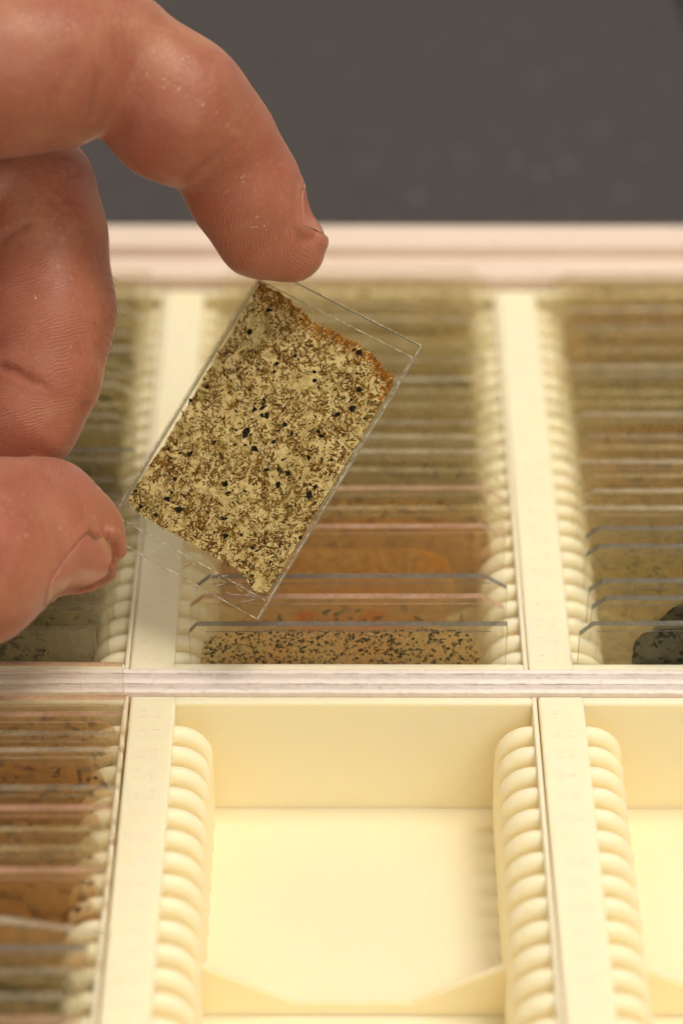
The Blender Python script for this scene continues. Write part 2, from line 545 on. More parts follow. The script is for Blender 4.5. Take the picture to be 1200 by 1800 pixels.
def make_tray(x, y, L, pitch, first, label, num0, webs, W=60.45):
    """y is the near outer end, the tray runs away from the camera to y+L"""
    t = empty("slide_tray", (x, y, ZF - 1.5))
    tag(t, label, "tray", "cream plastic slide trays in the wooden box")
    zo = -(ZF - 1.5)
    def add(name, me, **kw):
        for v in me.vertices: v.co.z += zo * S
        return link(name, me, M['plastic_floor' if name == 'floor_plate' else 'plastic'], t, **kw)
    b = add("numbered_bar", bar_mesh(L), smooth=False)
    add("floor_plate", box_mesh("floor_plate", BAR - 0.2, W - 0.1, 0.6, L - 0.6, ZF - 1.4, ZF))
    lip = add("side_wall", box_mesh("side_wall", W - LIP, W - 0.05, 0.15, L - 0.15, -24.0, -0.12, 0.2))
    for name, y0, y1 in (("end_wall", 0.1, 1.75), ("end_wall", L - 1.75, L - 0.1)):
        add(name, box_mesh(name, BAR - 0.5, W - LIP + 0.1, y0, y1, -24.0, -0.03, 0.55, 3))
    for wy in webs:
        xa, xb = BAR + PROT - 1.6, W - LIP - PROT + 1.6
        cx = (xa + xb) / 2
        pts = [(xa, 10.6), (cx - 8.2, 2.6), (cx + 8.2, 2.6), (xb, 10.6)]
        vv = []
        for yy in (wy - 0.55, wy + 0.55):
            vv += [(px, yy, ZF + h + zo) for px, h in pts] + [(xb, yy, ZF - 0.3 + zo), (xa, yy, ZF - 0.3 + zo)]
        ff = [(0, 1, 2, 3, 4, 5), (11, 10, 9, 8, 7, 6)] + [(k, k + 6, (k + 1) % 6 + 6, (k + 1) % 6) for k in range(6)]
        bm = bmesh.new()
        me = mesh_py("notched_web", vv, ff)
        bm.from_mesh(me)
        bmesh.ops.recalc_face_normals(bm, faces=bm.faces)
        bmesh.ops.bevel(bm, geom=[e for e in bm.edges if abs(e.verts[0].co.y - e.verts[1].co.y) < 1e-6 and min(v.co.z for v in e.verts) > (ZF + 1 + zo) * S],
                        offset=0.3 * S, segments=2, affect='EDGES')
        bm.to_mesh(me); bm.free()
        link("notched_web", me, M['plastic'], t)
    for k in range(24):
        yy = L - first - k * pitch
        if yy < 3.0: break
        inst("rib", RIB, t, (BAR, yy, zo))
        inst("rib", RIB, t, (W - LIP, yy, zo), rot=(0, 0, PI))
    for k in range(25):
        yy = L - first + pitch * 0.5 - k * pitch
        if yy < 2.2: break
        inst("embossed_number", number_mesh(str(num0 + k)), b, (BAR / 2, yy, zo + 0.012), scale=(1.0, 0.82, 1.0))
    return t

YB, LB = 2.95, 107.6
YFN, LF = -115.5, 112.6
make_tray(-93.4, YB, LB, 4.2, 6.1, "cream slide tray behind the hand, filled with dark olive slides", 1, [62, 30])
make_tray(-32.95, YB, LB, 4.2, 6.1, "cream slide tray at the back under the held slide, filled with slides", 26, [62, 30])
make_tray(27.5, YB, LB, 4.2, 6.1, "cream slide tray at the back right, filled with slides", 51, [62, 30])
make_tray(-93.0, YFN, LF, 4.42, 6.3, "cream slide tray at the front left, filled with brown slides", 1, [69, 30])
make_tray(-32.3, YFN, LF, 4.42, 6.3, "empty cream slide tray at the front in the middle with notched web", 26, [69, 30], 60.7)
make_tray(28.55, YFN, LF, 4.42, 6.3, "empty cream slide tray at the front right corner", 51, [69, 30], 60.7)

# ------------------------------------------------------------------ slides standing in the trays
SW, SH, ST = 48.0, 27.6, 1.15
GL = {}
def glass_mesh(cl, cr, edge):
    key = (cl, cr, edge)
    if key in GL: return GL[key]
    x0, x1 = -SW / 2, SW / 2
    o = [(x0, 0), (x1, 0)]
    o += [(x1, SH - cr[1]), (x1 - cr[0], SH)] if cr else [(x1, SH)]
    o += [(x0 + cl[0], SH), (x0, SH - cl[1])] if cl else [(x0, SH)]
    n = len(o)
    vv = [(x, -ST / 2, z) for x, z in o] + [(x, ST / 2, z) for x, z in o]
    ff = [tuple(range(n)), tuple(range(2 * n - 1, n - 1, -1))] + [(i, i + n, (i + 1) % n + n, (i + 1) % n)[::-1] for i in range(n)]
    me = mesh_py("glass", vv, ff)
    me.materials.append(M['pane']); me.materials.append(M['edge_' + edge])
    for p in me.polygons:
        if p.index >= 2: p.material_index = 1
    GL[key] = me
    return me

CV = {}
def cover_mesh(w, h, edge):
    key = (w, h, edge)
    if key in CV: return CV[key]
    me = box_mesh("cover_glass", -w / 2, w / 2, -0.11, 0.11, 0, h)
    me.materials.append(M['cover']); me.materials.append(M['edge_' + edge])
    for p in me.polygons:
        if abs(p.normal.y) < 0.5: p.material_index = 1
    CV[key] = me
    return me

def rock_mesh(seed, x0, x1, z0, z1, round_r=0.5, round_l=0.15):
    rg = random.Random(seed)
    pts = []
    N = 64
    cx, cz, a, b = (x0 + x1) / 2, (z0 + z1) / 2, (x1 - x0) / 2, (z1 - z0) / 2
    ph = [rg.uniform(0, 6.28) for _ in range(6)]
    for i in range(N):
        q = 2 * PI * i / N
        c, s = math.cos(q), math.sin(q)
        e = (2 + 8 * (1 - (round_r if c > 0 else round_l)))
        r = (abs(c) ** e + abs(s) ** e) ** (-1 / e)
        r *= 1 + 0.018 * math.sin(3 * q + ph[0]) + 0.012 * math.sin(7 * q + ph[1]) + 0.006 * math.sin(17 * q + ph[2]) + rg.uniform(-.005, .005)
        pts.append((cx + a * c * r, cz + b * s * r))
    vv = [(x, 0.0, z) for x, z in pts]          # a slice 0.03 mm thick
    ff = [tuple(range(N))]
    return mesh_py("rock_section", vv, ff)

ORD = ["first", "second", "third", "fourth", "fifth", "sixth", "seventh", "eighth", "ninth", "tenth", "eleventh", "twelfth", "thirteenth",
       "fourteenth", "fifteenth", "sixteenth", "seventeenth", "eighteenth", "nineteenth", "twentieth", "twenty-first", "twenty-second",
       "twenty-third", "twenty-fourth", "twenty-fifth", "twenty-sixth"]

def slide(name_loc, x, y, lean, yaw, z, edge, rock, chl, chr_, box4, seed, label, group, rr=0.5, rl=0.15, roll=0.0, cover=(43.0, 24.6, 0.0), front=True):
    s = empty("microscope_slide", (x, y, z))
    s.rotation_euler = (-math.atan2(lean, SH), roll, yaw)
    tag(s, label, "slide", group)
    inst("glass", glass_mesh(chl, chr_, edge), s)
    sg = -1 if front else 1
    rm = rock_mesh(seed, *box4, rr, rl)
    rm.materials.append(R[rock])
    inst("rock_section", rm, s, (0, sg * (ST / 2 + 0.035), 0))
    inst("cover_glass", cover_mesh(cover[0], cover[1], edge), s, (cover[2], sg * (ST / 2 + 0.19), SH - cover[1] - 0.9))
    return s

A2 = (2.0, 1.9)
A3 = (3.6, 2.4)
A1 = (1.2, 1.5)
SLIDES = [
 ('bl', -61.86, 5.75, -1.04, -20.90, 'grey', 'grey', None, None, (-21, 16.8, 2, 26.6), 0.10, 0.10, -0.0053, 0.0000, (42.6, 26.6, -2.7)),
 ('bl', -60.64, 9.95, 0.34, -20.90, 'grey', 'green', None, None, (-21, 19, 2, 26.0), 0.20, 0.10, 0.0100, 0.0000, (43.0, 24.6, 0.0)),
 ('bl', -60.79, 14.15, 0.57, -20.90, 'grey', 'green', None, None, (-22, 21.8, 1.5, 25.6), 0.50, 0.15, 0.0064, 0.0000, (43.0, 24.6, 0.0)),
 ('bl', -60.41, 18.35, 0.75, -20.90, 'grey', 'grey', None, None, (-22, 21.8, 1.5, 25.6), 0.50, 0.15, -0.0082, 0.0000, (43.0, 24.6, 0.0)),
 ('bl', -60.38, 22.55, 1.14, -20.90, 'grey', 'olive', None, None, (-22, 21.8, 1.5, 25.6), 0.50, 0.15, 0.0071, 0.0000, (43.0, 24.6, 0.0)),
 ('bl', -60.15, 26.75, 1.33, -20.90, 'grey', 'green', None, None, (-22, 21.8, 1.5, 25.6), 0.50, 0.15, -0.0087, 0.0000, (43.0, 24.6, 0.0)),
 ('bl', -59.91, 30.95, -0.42, -20.90, 'olive', 'grey', A2, A3, (-21.6, 21.3, 1.5, 26.1), 0.50, 0.20, 0.0120, 0.0000, (43.0, 24.6, 0.0)),
 ('bl', -58.80, 35.15, 0.94, -20.90, 'white', 'green', A2, None, (-21.2, 21.8, 1.5, 25.6), 0.50, 0.20, -0.0011, 0.0000, (43.0, 24.6, 0.0)),
 ('bl', -59.74, 39.35, -1.37, -20.90, 'grey', 'olive', None, None, (-22, 21.8, 1.5, 25.6), 0.50, 0.15, 0.0028, 0.0000, (43.0, 24.6, 0.0)),
 ('bl', -59.32, 43.55, -0.94, -20.90, 'grey', 'grey', None, A2, (-22, 21.8, 1.5, 25.6), 0.50, 0.15, -0.0090, 0.0000, (43.0, 24.6, 0.0)),
 ('bl', -58.95, 47.75, 0.51, -20.90, 'grey', 'green', None, A2, (-22, 21.8, 1.5, 25.6), 0.50, 0.15, -0.0120, 0.0000, (43.0, 24.6, 0.0)),
 ('bl', -58.91, 51.95, -1.45, -20.90, 'dark', 'grey', None, None, (-22, 21.8, 1.5, 25.6), 0.50, 0.15, 0.0089, 0.0000, (43.0, 24.6, 0.0)),
 ('bl', -58.97, 56.15, 1.15, -20.90, 'grey', 'grey', None, A2, (-21, 17, 2, 25), 0.50, 0.15, -0.0070, 0.0000, (43.0, 24.6, 0.0)),
 ('bl', -59.52, 60.35, 0.30, -20.90, 'grey', 'olive', None, A3, (-22.0, 21.3, 1.5, 25.1), 0.50, 0.20, -0.0005, 0.0000, (43.0, 24.6, 0.0)),
 ('bl', -59.92, 64.55, -0.55, -20.90, 'olive', 'khaki', A2, None, (-21.6, 21.8, 1.5, 24.6), 0.50, 0.20, -0.0085, 0.0000, (43.0, 24.6, 0.0)),
 ('bl', -59.75, 68.75, 0.97, -20.90, 'white', 'grey', A2, A3, (-21.2, 21.3, 1.5, 26.1), 0.50, 0.20, 0.0110, 0.0000, (43.0, 24.6, 0.0)),
 ('bl', -59.25, 72.95, -0.30, -20.90, 'grey', 'olive', None, None, (-22.0, 21.8, 1.5, 25.6), 0.50, 0.20, -0.0039, 0.0000, (43.0, 24.6, 0.0)),
 ('bl', -60.32, 77.15, -0.89, -20.90, 'olive', 'khaki', A2, A3, (-21.6, 21.3, 1.5, 25.1), 0.50, 0.20, 0.0068, 0.0000, (43.0, 24.6, 0.0)),
 ('bl', -58.77, 81.35, -0.66, -20.90, 'white', 'olive', A2, None, (-21.2, 21.8, 1.5, 24.6), 0.50, 0.20, 0.0069, 0.0000, (43.0, 24.6, 0.0)),
 ('bl', -58.95, 85.55, 0.21, -20.90, 'grey', 'grey', None, A3, (-22.0, 21.3, 1.5, 26.1), 0.50, 0.20, 0.0039, 0.0000, (43.0, 24.6, 0.0)),
 ('bl', -58.98, 89.75, -0.66, -20.90, 'olive', 'green', A2, None, (-21.6, 21.8, 1.5, 25.6), 0.50, 0.20, 0.0049, 0.0000, (43.0, 24.6, 0.0)),
 ('bl', -59.94, 93.95, -0.34, -20.90, 'white', 'olive', A2, A3, (-21.2, 21.3, 1.5, 25.1), 0.50, 0.20, 0.0065, 0.0000, (43.0, 24.6, 0.0)),
 ('bl', -59.12, 98.15, -0.84, -20.90, 'grey', 'khaki', None, None, (-22.0, 21.8, 1.5, 24.6), 0.50, 0.20, 0.0107, 0.0000, (43.0, 24.6, 0.0)),
 ('bl', -59.20, 102.35, -0.09, -20.90, 'olive', 'grey', A2, A3, (-21.6, 21.3, 1.5, 26.1), 0.50, 0.20, -0.0117, 0.0000, (43.0, 24.6, 0.0)),
 ('bl', -59.41, 106.55, -0.95, -20.90, 'white', 'olive', A2, None, (-21.2, 21.8, 1.5, 25.6), 0.50, 0.20, 0.0041, 0.0000, (43.0, 24.6, 0.0)),
 ('bm', 0.21, 5.75, 0.07, -20.90, 'dark', 'speckled', A1, None, (-21.9, 20.0, 2, 26.9), 0.35, 0.05, 0.0029, 0.0000, (43.0, 24.6, 0.0)),
 ('bm', 0.06, 14.15, -1.62, -20.90, 'pink', 'red', A2, A3, (-16, 13, 2, 25.2), 0.60, 0.50, 0.0058, 0.0000, (43.0, 24.6, 0.0)),
 ('bm', 0.77, 18.35, -0.54, -21.20, 'dark', 'tan', A2, A3, (-18, 17, 2, 24), 0.50, 0.30, 0.0071, 0.0000, (43.0, 24.6, 0.0)),
 ('bm', 1.04, 30.95, -0.80, -20.90, 'pink', 'peach', A2, A3, (-18, 16, 2, 23.6), 0.75, 0.50, 0.0106, 0.0000, (43.0, 24.6, 0.0)),
 ('bm', 1.71, 35.15, -0.20, -20.90, 'olive', 'orange', A2, A3, (-22, 21.8, 1.5, 25.6), 0.50, 0.15, 0.0058, 0.0000, (43.0, 24.6, 0.0)),
 ('bm', 1.51, 39.35, 0.93, -20.90, 'pink', 'brown', A2, A3, (-22, 21.8, 1.5, 25.6), 0.50, 0.15, 0.0101, 0.0000, (43.0, 24.6, 0.0)),
 ('bm', 1.38, 43.55, 2.03, -20.90, 'olive', 'olive', A2, A3, (-22, 21.8, 1.5, 25.6), 0.50, 0.15, -0.0113, 0.0000, (43.0, 24.6, 0.0)),
 ('bm', 1.05, 51.95, -1.46, -20.90, 'white', 'grey', None, None, (-22, 21.8, 1.5, 25.6), 0.50, 0.15, -0.0008, 0.0000, (43.0, 24.6, 0.0)),
 ('bm', 0.19, 56.15, -1.43, -20.90, 'white', 'khaki', A2, A3, (-21.6, 21.3, 1.5, 26.1), 0.50, 0.20, -0.0048, 0.0000, (43.0, 24.6, 0.0)),
 ('bm', 1.11, 60.35, -1.59, -20.90, 'grey', 'khaki', A2, None, (-21.2, 21.8, 1.5, 25.6), 0.50, 0.20, 0.0043, 0.0000, (43.0, 24.6, 0.0)),
 ('bm', 0.58, 64.55, -0.79, -20.90, 'olive', 'olive', None, A3, (-22.0, 21.3, 1.5, 25.1), 0.50, 0.20, 0.0076, 0.0000, (43.0, 24.6, 0.0)),
 ('bm', 0.86, 68.75, -0.78, -20.90, 'olive', 'tan', A2, None, (-21.6, 21.8, 1.5, 24.6), 0.50, 0.20, -0.0005, 0.0000, (43.0, 24.6, 0.0)),
 ('bm', 1.31, 72.95, -1.45, -20.90, 'white', 'khaki', A2, A3, (-21.2, 21.3, 1.5, 26.1), 0.50, 0.20, 0.0114, 0.0000, (43.0, 24.6, 0.0)),
 ('bm', -0.05, 77.15, 0.35, -20.90, 'grey', 'grey', None, None, (-22.0, 21.8, 1.5, 25.6), 0.50, 0.20, 0.0083, 0.0000, (43.0, 24.6, 0.0)),
 ('bm', -0.06, 81.35, 0.45, -20.90, 'olive', 'khaki', A2, A3, (-21.6, 21.3, 1.5, 25.1), 0.50, 0.20, -0.0032, 0.0000, (43.0, 24.6, 0.0)),
 ('bm', 1.06, 85.55, -1.58, -20.90, 'olive', 'olive', A2, None, (-21.2, 21.8, 1.5, 24.6), 0.50, 0.20, -0.0109, 0.0000, (43.0, 24.6, 0.0)),
 ('bm', 0.26, 89.75, 0.88, -20.90, 'white', 'khaki', None, A3, (-22.0, 21.3, 1.5, 26.1), 0.50, 0.20, -0.0073, 0.0000, (43.0, 24.6, 0.0)),
 ('bm', 1.41, 93.95, 0.82, -20.90, 'grey', 'khaki', A2, None, (-21.6, 21.8, 1.5, 25.6), 0.50, 0.20, 0.0106, 0.0000, (43.0, 24.6, 0.0)),
 ('bm', 0.59, 98.15, -0.68, -20.90, 'olive', 'olive', A2, A3, (-21.2, 21.3, 1.5, 25.1), 0.50, 0.20, 0.0006, 0.0000, (43.0, 24.6, 0.0)),
 ('bm', 1.45, 102.35, -1.32, -20.90, 'olive', 'tan', None, None, (-22.0, 21.8, 1.5, 24.6), 0.50, 0.20, 0.0060, 0.0000, (43.0, 24.6, 0.0)),
 ('bm', 1.49, 106.55, 0.64, -20.90, 'white', 'khaki', A2, A3, (-21.6, 21.3, 1.5, 26.1), 0.50, 0.20, -0.0111, 0.0000, (43.0, 24.6, 0.0)),
 ('br', 59.17, 5.75, 0.49, -20.90, 'dark', 'charcoal', A2, A2, (-15.8, 21, 1, 27.0), 0.30, 0.45, 0.0106, 0.0000, (43.0, 24.6, 0.0)),
 ('br', 61.50, 14.15, -1.88, -20.90, 'dark', 'charcoal', A2, A2, (-16, -2, 1, 27.1), 1.00, 1.00, 0.0036, 0.0000, (43.0, 24.6, 0.0)),
 ('br', 61.29, 18.35, -1.75, -20.90, 'dark', 'tan', A2, A2, (-20, 20, 2, 25), 0.50, 0.15, 0.0096, 0.0000, (43.0, 24.6, 0.0)),
 ('br', 61.53, 26.75, -1.71, -20.90, 'dark', 'khaki', A2, A2, (-22, 21.8, 1.5, 25.6), 0.50, 0.15, -0.0093, 0.0000, (43.0, 24.6, 0.0)),
 ('br', 61.69, 30.95, -1.21, -20.90, 'dark', 'khaki', A2, A2, (-22, 21.8, 1.5, 25.6), 0.50, 0.15, -0.0007, 0.0000, (43.0, 24.6, 0.0)),
 ('br', 61.78, 35.15, -0.17, -20.90, 'white', 'khaki', None, None, (-22.0, 21.5, 1.5, 24.6), 0.50, 0.20, -0.0061, 0.0000, (43.0, 24.6, 0.0)),
 ('br', 61.53, 39.35, 0.35, -20.90, 'white', 'khaki', A2, None, (-21.5, 21.5, 1.5, 26.1), 0.50, 0.20, 0.0011, 0.0000, (43.0, 24.6, 0.0)),
 ('br', 61.21, 43.55, 0.18, -20.90, 'olive', 'tan', A2, None, (-21.0, 21.5, 1.5, 25.6), 0.50, 0.20, 0.0018, 0.0000, (43.0, 24.6, 0.0)),
 ('br', 61.99, 47.75, -0.25, -20.90, 'white', 'brown', None, None, (-22.0, 21.5, 1.5, 25.1), 0.50, 0.20, -0.0117, 0.0000, (43.0, 24.6, 0.0)),
 ('br', 61.67, 51.95, -0.31, -20.90, 'olive', 'brown', A2, None, (-21.5, 21.5, 1.5, 24.6), 0.50, 0.20, -0.0068, 0.0000, (43.0, 24.6, 0.0)),
 ('br', 62.19, 56.15, -1.36, -20.90, 'grey', 'khaki', A2, A3, (-21.6, 21.3, 1.5, 26.1), 0.50, 0.20, -0.0038, 0.0000, (43.0, 24.6, 0.0)),
 ('br', 61.52, 60.35, 0.79, -20.90, 'white', 'brown', A2, None, (-21.2, 21.8, 1.5, 25.6), 0.50, 0.20, -0.0038, 0.0000, (43.0, 24.6, 0.0)),
 ('br', 62.15, 64.55, -0.18, -20.90, 'olive', 'tan', None, A3, (-22.0, 21.3, 1.5, 25.1), 0.50, 0.20, -0.0045, 0.0000, (43.0, 24.6, 0.0)),
 ('br', 60.93, 68.75, -1.14, -20.90, 'olive', 'olive', A2, None, (-21.6, 21.8, 1.5, 24.6), 0.50, 0.20, -0.0101, 0.0000, (43.0, 24.6, 0.0)),
 ('br', 60.60, 72.95, 0.19, -20.90, 'grey', 'khaki', A2, A3, (-21.2, 21.3, 1.5, 26.1), 0.50, 0.20, 0.0119, 0.0000, (43.0, 24.6, 0.0)),
 ('br', 60.62, 77.15, -1.47, -20.90, 'white', 'grey', None, None, (-22.0, 21.8, 1.5, 25.6), 0.50, 0.20, 0.0117, 0.0000, (43.0, 24.6, 0.0)),
 ('br', 61.37, 81.35, -0.54, -20.90, 'olive', 'olive', A2, A3, (-21.6, 21.3, 1.5, 25.1), 0.50, 0.20, -0.0063, 0.0000, (43.0, 24.6, 0.0)),
 ('br', 61.49, 85.55, 0.55, -20.90, 'olive', 'khaki', A2, None, (-21.2, 21.8, 1.5, 24.6), 0.50, 0.20, -0.0011, 0.0000, (43.0, 24.6, 0.0)),
 ('br', 61.14, 89.75, -1.46, -20.90, 'grey', 'brown', None, A3, (-22.0, 21.3, 1.5, 26.1), 0.50, 0.20, 0.0100, 0.0000, (43.0, 24.6, 0.0)),
 ('br', 60.37, 93.95, -0.32, -20.90, 'white', 'khaki', A2, None, (-21.6, 21.8, 1.5, 25.6), 0.50, 0.20, 0.0081, 0.0000, (43.0, 24.6, 0.0)),
 ('br', 60.56, 98.15, 0.30, -20.90, 'olive', 'brown', A2, A3, (-21.2, 21.3, 1.5, 25.1), 0.50, 0.20, 0.0108, 0.0000, (43.0, 24.6, 0.0)),
 ('br', 61.56, 102.35, 0.45, -20.90, 'olive', 'tan', None, None, (-22.0, 21.8, 1.5, 24.6), 0.50, 0.20, -0.0094, 0.0000, (43.0, 24.6, 0.0)),
 ('br', 61.17, 106.55, -1.21, -20.90, 'grey', 'olive', A2, A3, (-21.6, 21.3, 1.5, 26.1), 0.50, 0.20, 0.0083, 0.0000, (43.0, 24.6, 0.0)),
 ('fl', -57.04, -6.99, 2.09, -19.70, 'pink', 'khaki', None, None, (-23, 14, 1, 16), 0.10, 0.10, -0.0068, 0.0000, (42, 20, -3)),
 ('fl', -56.08, -11.41, -0.01, -20.90, 'pink', 'orange', None, None, (-22, 22.6, 1.5, 25.4), 0.50, 0.15, 0.0116, 0.0000, (43.0, 24.6, 0.0)),
 ('fl', -56.34, -15.83, 0.90, -20.90, 'pink', 'brown', None, None, (-22, 22.200000000000003, 1.5, 24.599999999999998), 0.50, 0.15, 0.0089, 0.0000, (43.0, 24.6, 0.0)),
 ('fl', -56.56, -20.25, 1.38, -20.90, 'grey', 'orange', None, None, (-22, 21.8, 1.5, 25.0), 0.50, 0.15, -0.0051, 0.0000, (43.0, 24.6, 0.0)),
 ('fl', -56.39, -24.67, 2.16, -20.90, 'white', 'brown', None, None, (-22, 22.6, 1.5, 25.4), 0.50, 0.15, 0.0111, 0.0000, (43.0, 24.6, 0.0)),
 ('fl', -56.41, -29.09, -1.23, -20.90, 'grey', 'orange', None, None, (-22, 21.8, 1.5, 25.0), 0.50, 0.15, 0.0009, 0.0000, (43.0, 24.6, 0.0)),
 ('fl', -56.59, -33.51, -0.97, -20.90, 'pink', 'brown', None, None, (-22, 22.6, 1.5, 25.4), 0.50, 0.15, 0.0043, 0.0000, (43.0, 24.6, 0.0)),
 ('fl', -56.77, -37.93, -0.63, -20.90, 'olive', 'brown', None, None, (-22, 22.200000000000003, 1.5, 24.599999999999998), 0.50, 0.15, -0.0071, 0.0000, (43.0, 24.6, 0.0)),
 ('fl', -56.56, -42.35, -0.22, -20.90, 'olive', 'orange', None, None, (-22, 21.8, 1.5, 25.0), 0.50, 0.15, 0.0106, 0.0000, (43.0, 24.6, 0.0)),
 ('fl', -56.72, -46.77, 0.04, -20.90, 'pink', 'brown', None, None, (-22, 22.6, 1.5, 25.4), 0.50, 0.15, 0.0046, 0.0000, (43.0, 24.6, 0.0)),
 ('fl', -59.81, -55.61, -1.91, -16.90, 'white', 'orange', None, None, (-22, 21.8, 1.5, 25.6), 0.50, 0.15, 0.0000, 0.1900, (43.0, 24.6, 0.0)),
 ('fl', -57.88, -60.03, -1.19, -20.90, 'dark', 'green', None, None, (-22, 21.8, 1.5, 25.6), 0.50, 0.15, 0.0112, 0.0000, (43.0, 24.6, 0.0)),
 ('fl', -57.94, -64.45, -0.79, -20.90, 'grey', 'green', None, None, (-22, 21.8, 1.5, 25.6), 0.50, 0.15, 0.0094, 0.0000, (43.0, 24.6, 0.0)),
 ('fl', -57.97, -68.87, -0.52, -20.90, 'grey', 'brown', None, None, (-22, 21.8, 1.5, 25.6), 0.50, 0.15, -0.0048, 0.0000, (43.0, 24.6, 0.0)),
 ('fl', -58.01, -73.29, -0.17, -20.90, 'pink', 'green', None, None, (-22, 21.8, 1.5, 25.6), 0.50, 0.15, -0.0033, 0.0000, (43.0, 24.6, 0.0)),
 ('fl', -58.03, -77.71, 0.07, -20.90, 'grey', 'green', None, None, (-22, 21.8, 1.5, 25.6), 0.50, 0.15, -0.0080, 0.0000, (43.0, 24.6, 0.0)),
]
TRAYNAME = {'bm': "the back middle tray", 'br': "the back right tray", 'bl': "the back left tray", 'fl': "the front left tray"}
TRAYGRP = {'bm': "slides in the back middle tray", 'br': "slides in the back right tray", 'bl': "slides in the back left tray", 'fl': "slides in the front left tray"}
COLW = {'speckled': "dark speckled", 'red': "orange-red", 'peach': "peach", 'tan': "tan", 'orange': "orange", 'brown': "brown", 'olive': "olive", 'khaki': "pale khaki",
        'grey': "grey-green", 'charcoal': "charcoal", 'green': "dark green"}
cnt = {}
for i, (tr, x, y, lean, z, edge, rock, chl, chr_, b4, rr, rl, yaw, roll, cov) in enumerate(SLIDES):
    k = cnt.get(tr, 0); cnt[tr] = k + 1
    side = "front" if tr != 'fl' else "plywood divider"
    lab = "%s rock slide, %s from the %s in %s" % (COLW[rock], ORD[k], side, TRAYNAME[tr])
    slide("s", x, y, lean, yaw, z, edge, rock, chl, chr_, b4, 100 + i, lab, TRAYGRP[tr], rr, rl, roll, cov, front=(i % 3 != 1) or k < 6)

# ------------------------------------------------------------------ the held slide
HC = Vector((-12.747, 22.029, 29.108))
HL = Vector((0.50691, 0.62409, 0.5946)); HW = Vector((0.84064, -0.51051, -0.18084)); HN = HW.cross(HL).normalized()
held = empty("held_slide")
held.matrix_world = Matrix(((HW.x, HL.x, HN.x, HC.x * S), (HW.y, HL.y, HN.y, HC.y * S), (HW.z, HL.z, HN.z, HC.z * S), (0, 0, 0, 1)))
tag(held, "glass thin-section slide with speckled brown rock held between finger and thumb", "slide")
g = box_mesh("glass", -14, 14, -24, 24, -0.62, 0.5, 0.07, 1)
g.materials.append(M['held_pane']); g.materials.append(M['held_rim'])
for p in g.polygons:
    if abs(p.normal.z) < 0.95: p.material_index = 1
inst("glass", g, held)
cvr = box_mesh("cover_glass", -14.15, 13.75, -21.0, 21.6, 0.62, 0.80)
cvr.materials.append(M['cover']); cvr.materials.append(M['held_rim'])
for p in cvr.polygons:
    if abs(p.normal.z) < 0.9: p.material_index = 1
inst("cover_glass", cvr, held)

def resin_mat():
    t = NT("cured_resin")
    n = t.noise(t.coord(), 1300, 4, 0.7)
    tr = t.n('ShaderNodeBsdfTransparent'); tr.inputs[0].default_value = (0.86, 0.84, 0.74, 1)
    p = t.principled(Base_Color=t.ramp(n, [(0.4, (0.30, 0.26, 0.12)), (0.62, (0.85, 0.82, 0.68))]), Roughness=0.3)
    m = t.n('ShaderNodeMixShader'); t.l(t.ramp(n, [(0.36, 0.50), (0.6, 0.97)]), m.inputs[0]); t.l(tr.outputs[0], m.inputs[1]); t.l(p.outputs[0], m.inputs[2])
    return t.done(m.outputs[0])
M['resin'] = resin_mat()
rg = random.Random(8)
def wob(a, b, n=60, w=0.06):
    return [(a[0] + (b[0] - a[0]) * i / n + rg.uniform(-w, w), a[1] + (b[1] - a[1]) * i / n + rg.uniform(-w, w), 0.60) for i in range(n + 1)]
C4 = [(-14.1, 21.55), (13.75, 21.75), (13.68, -21.0), (-13.9, -20.85)]
for a, b, r in ((C4[0], C4[1], 0.085), (C4[1], C4[2], 0.05), (C4[2], C4[3], 0.085), (C4[3], C4[0], 0.05)):
    link("resin_bead", tube_mesh("resin_bead", [wob(a, b)], r, 5), M['resin'], held)
# white chips along the ground rims
for a, b, r in (((-14, -24), (14, -24), 0.07), ((14, -24), (14, 24), 0.07), ((14, 24), (-14, 24), 0.05)):
    link("ground_bevel", tube_mesh("ground_bevel", [[(x, y, 0.46) for x, y, z in wob(a, b, 80, 0.03)]], r, 5), M['resin'], held)

ROCK = [(-13.44, 21.2), (-10.2, 21.4), (-7.73, 20.9), (-4.35, 20.1), (-1.72, 19.5), (0.12, 19.7), (1.28, 19.75), (3.24, 19.6), (5.47, 19.75), (8.14, 19.3), (10.05, 18.6), (11.39, 17.8), (12.85, 17.9), (13.2, 16.6), (13.3, 15.1), (13.38, 8.36), (13.38, 0.35), (13.38, -9.27), (13.35, -15.53), (13.3, -19.4), (13.2, -20.5), (12.05, -20.6), (10.65, -20.4), (9.13, -19.5), (6.95, -18.9), (4.54, -19.05), (0.43, -18.9), (-4.56, -18.95), (-8.12, -18.9), (-10.7, -18.8), (-12.04, -18.3), (-12.96, -18.05), (-13.23, -17.32), (-13.19, -13.38), (-13.03, -9.61), (-12.99, -5.66), (-12.95, -1.69), (-13.11, 2.19), (-13.11, 6.66), (-12.99, 10.95), (-13.2, 15.06), (-13.4, 19.18)]
rg = random.Random(21)
out = []
for i, (x, y) in enumerate(ROCK):
    x2, y2 = ROCK[(i + 1) % len(ROCK)]
    d = math.hypot(x2 - x, y2 - y)
    n = max(1, int(d / 0.35))
    jag = 0.16 if (y > 17 and y2 > 17) else 0.07
    for k in range(n):
        out.append((x + (x2 - x) * k / n + rg.uniform(-jag, jag), y + (y2 - y) * k / n + rg.uniform(-jag, jag)))
N = len(out)
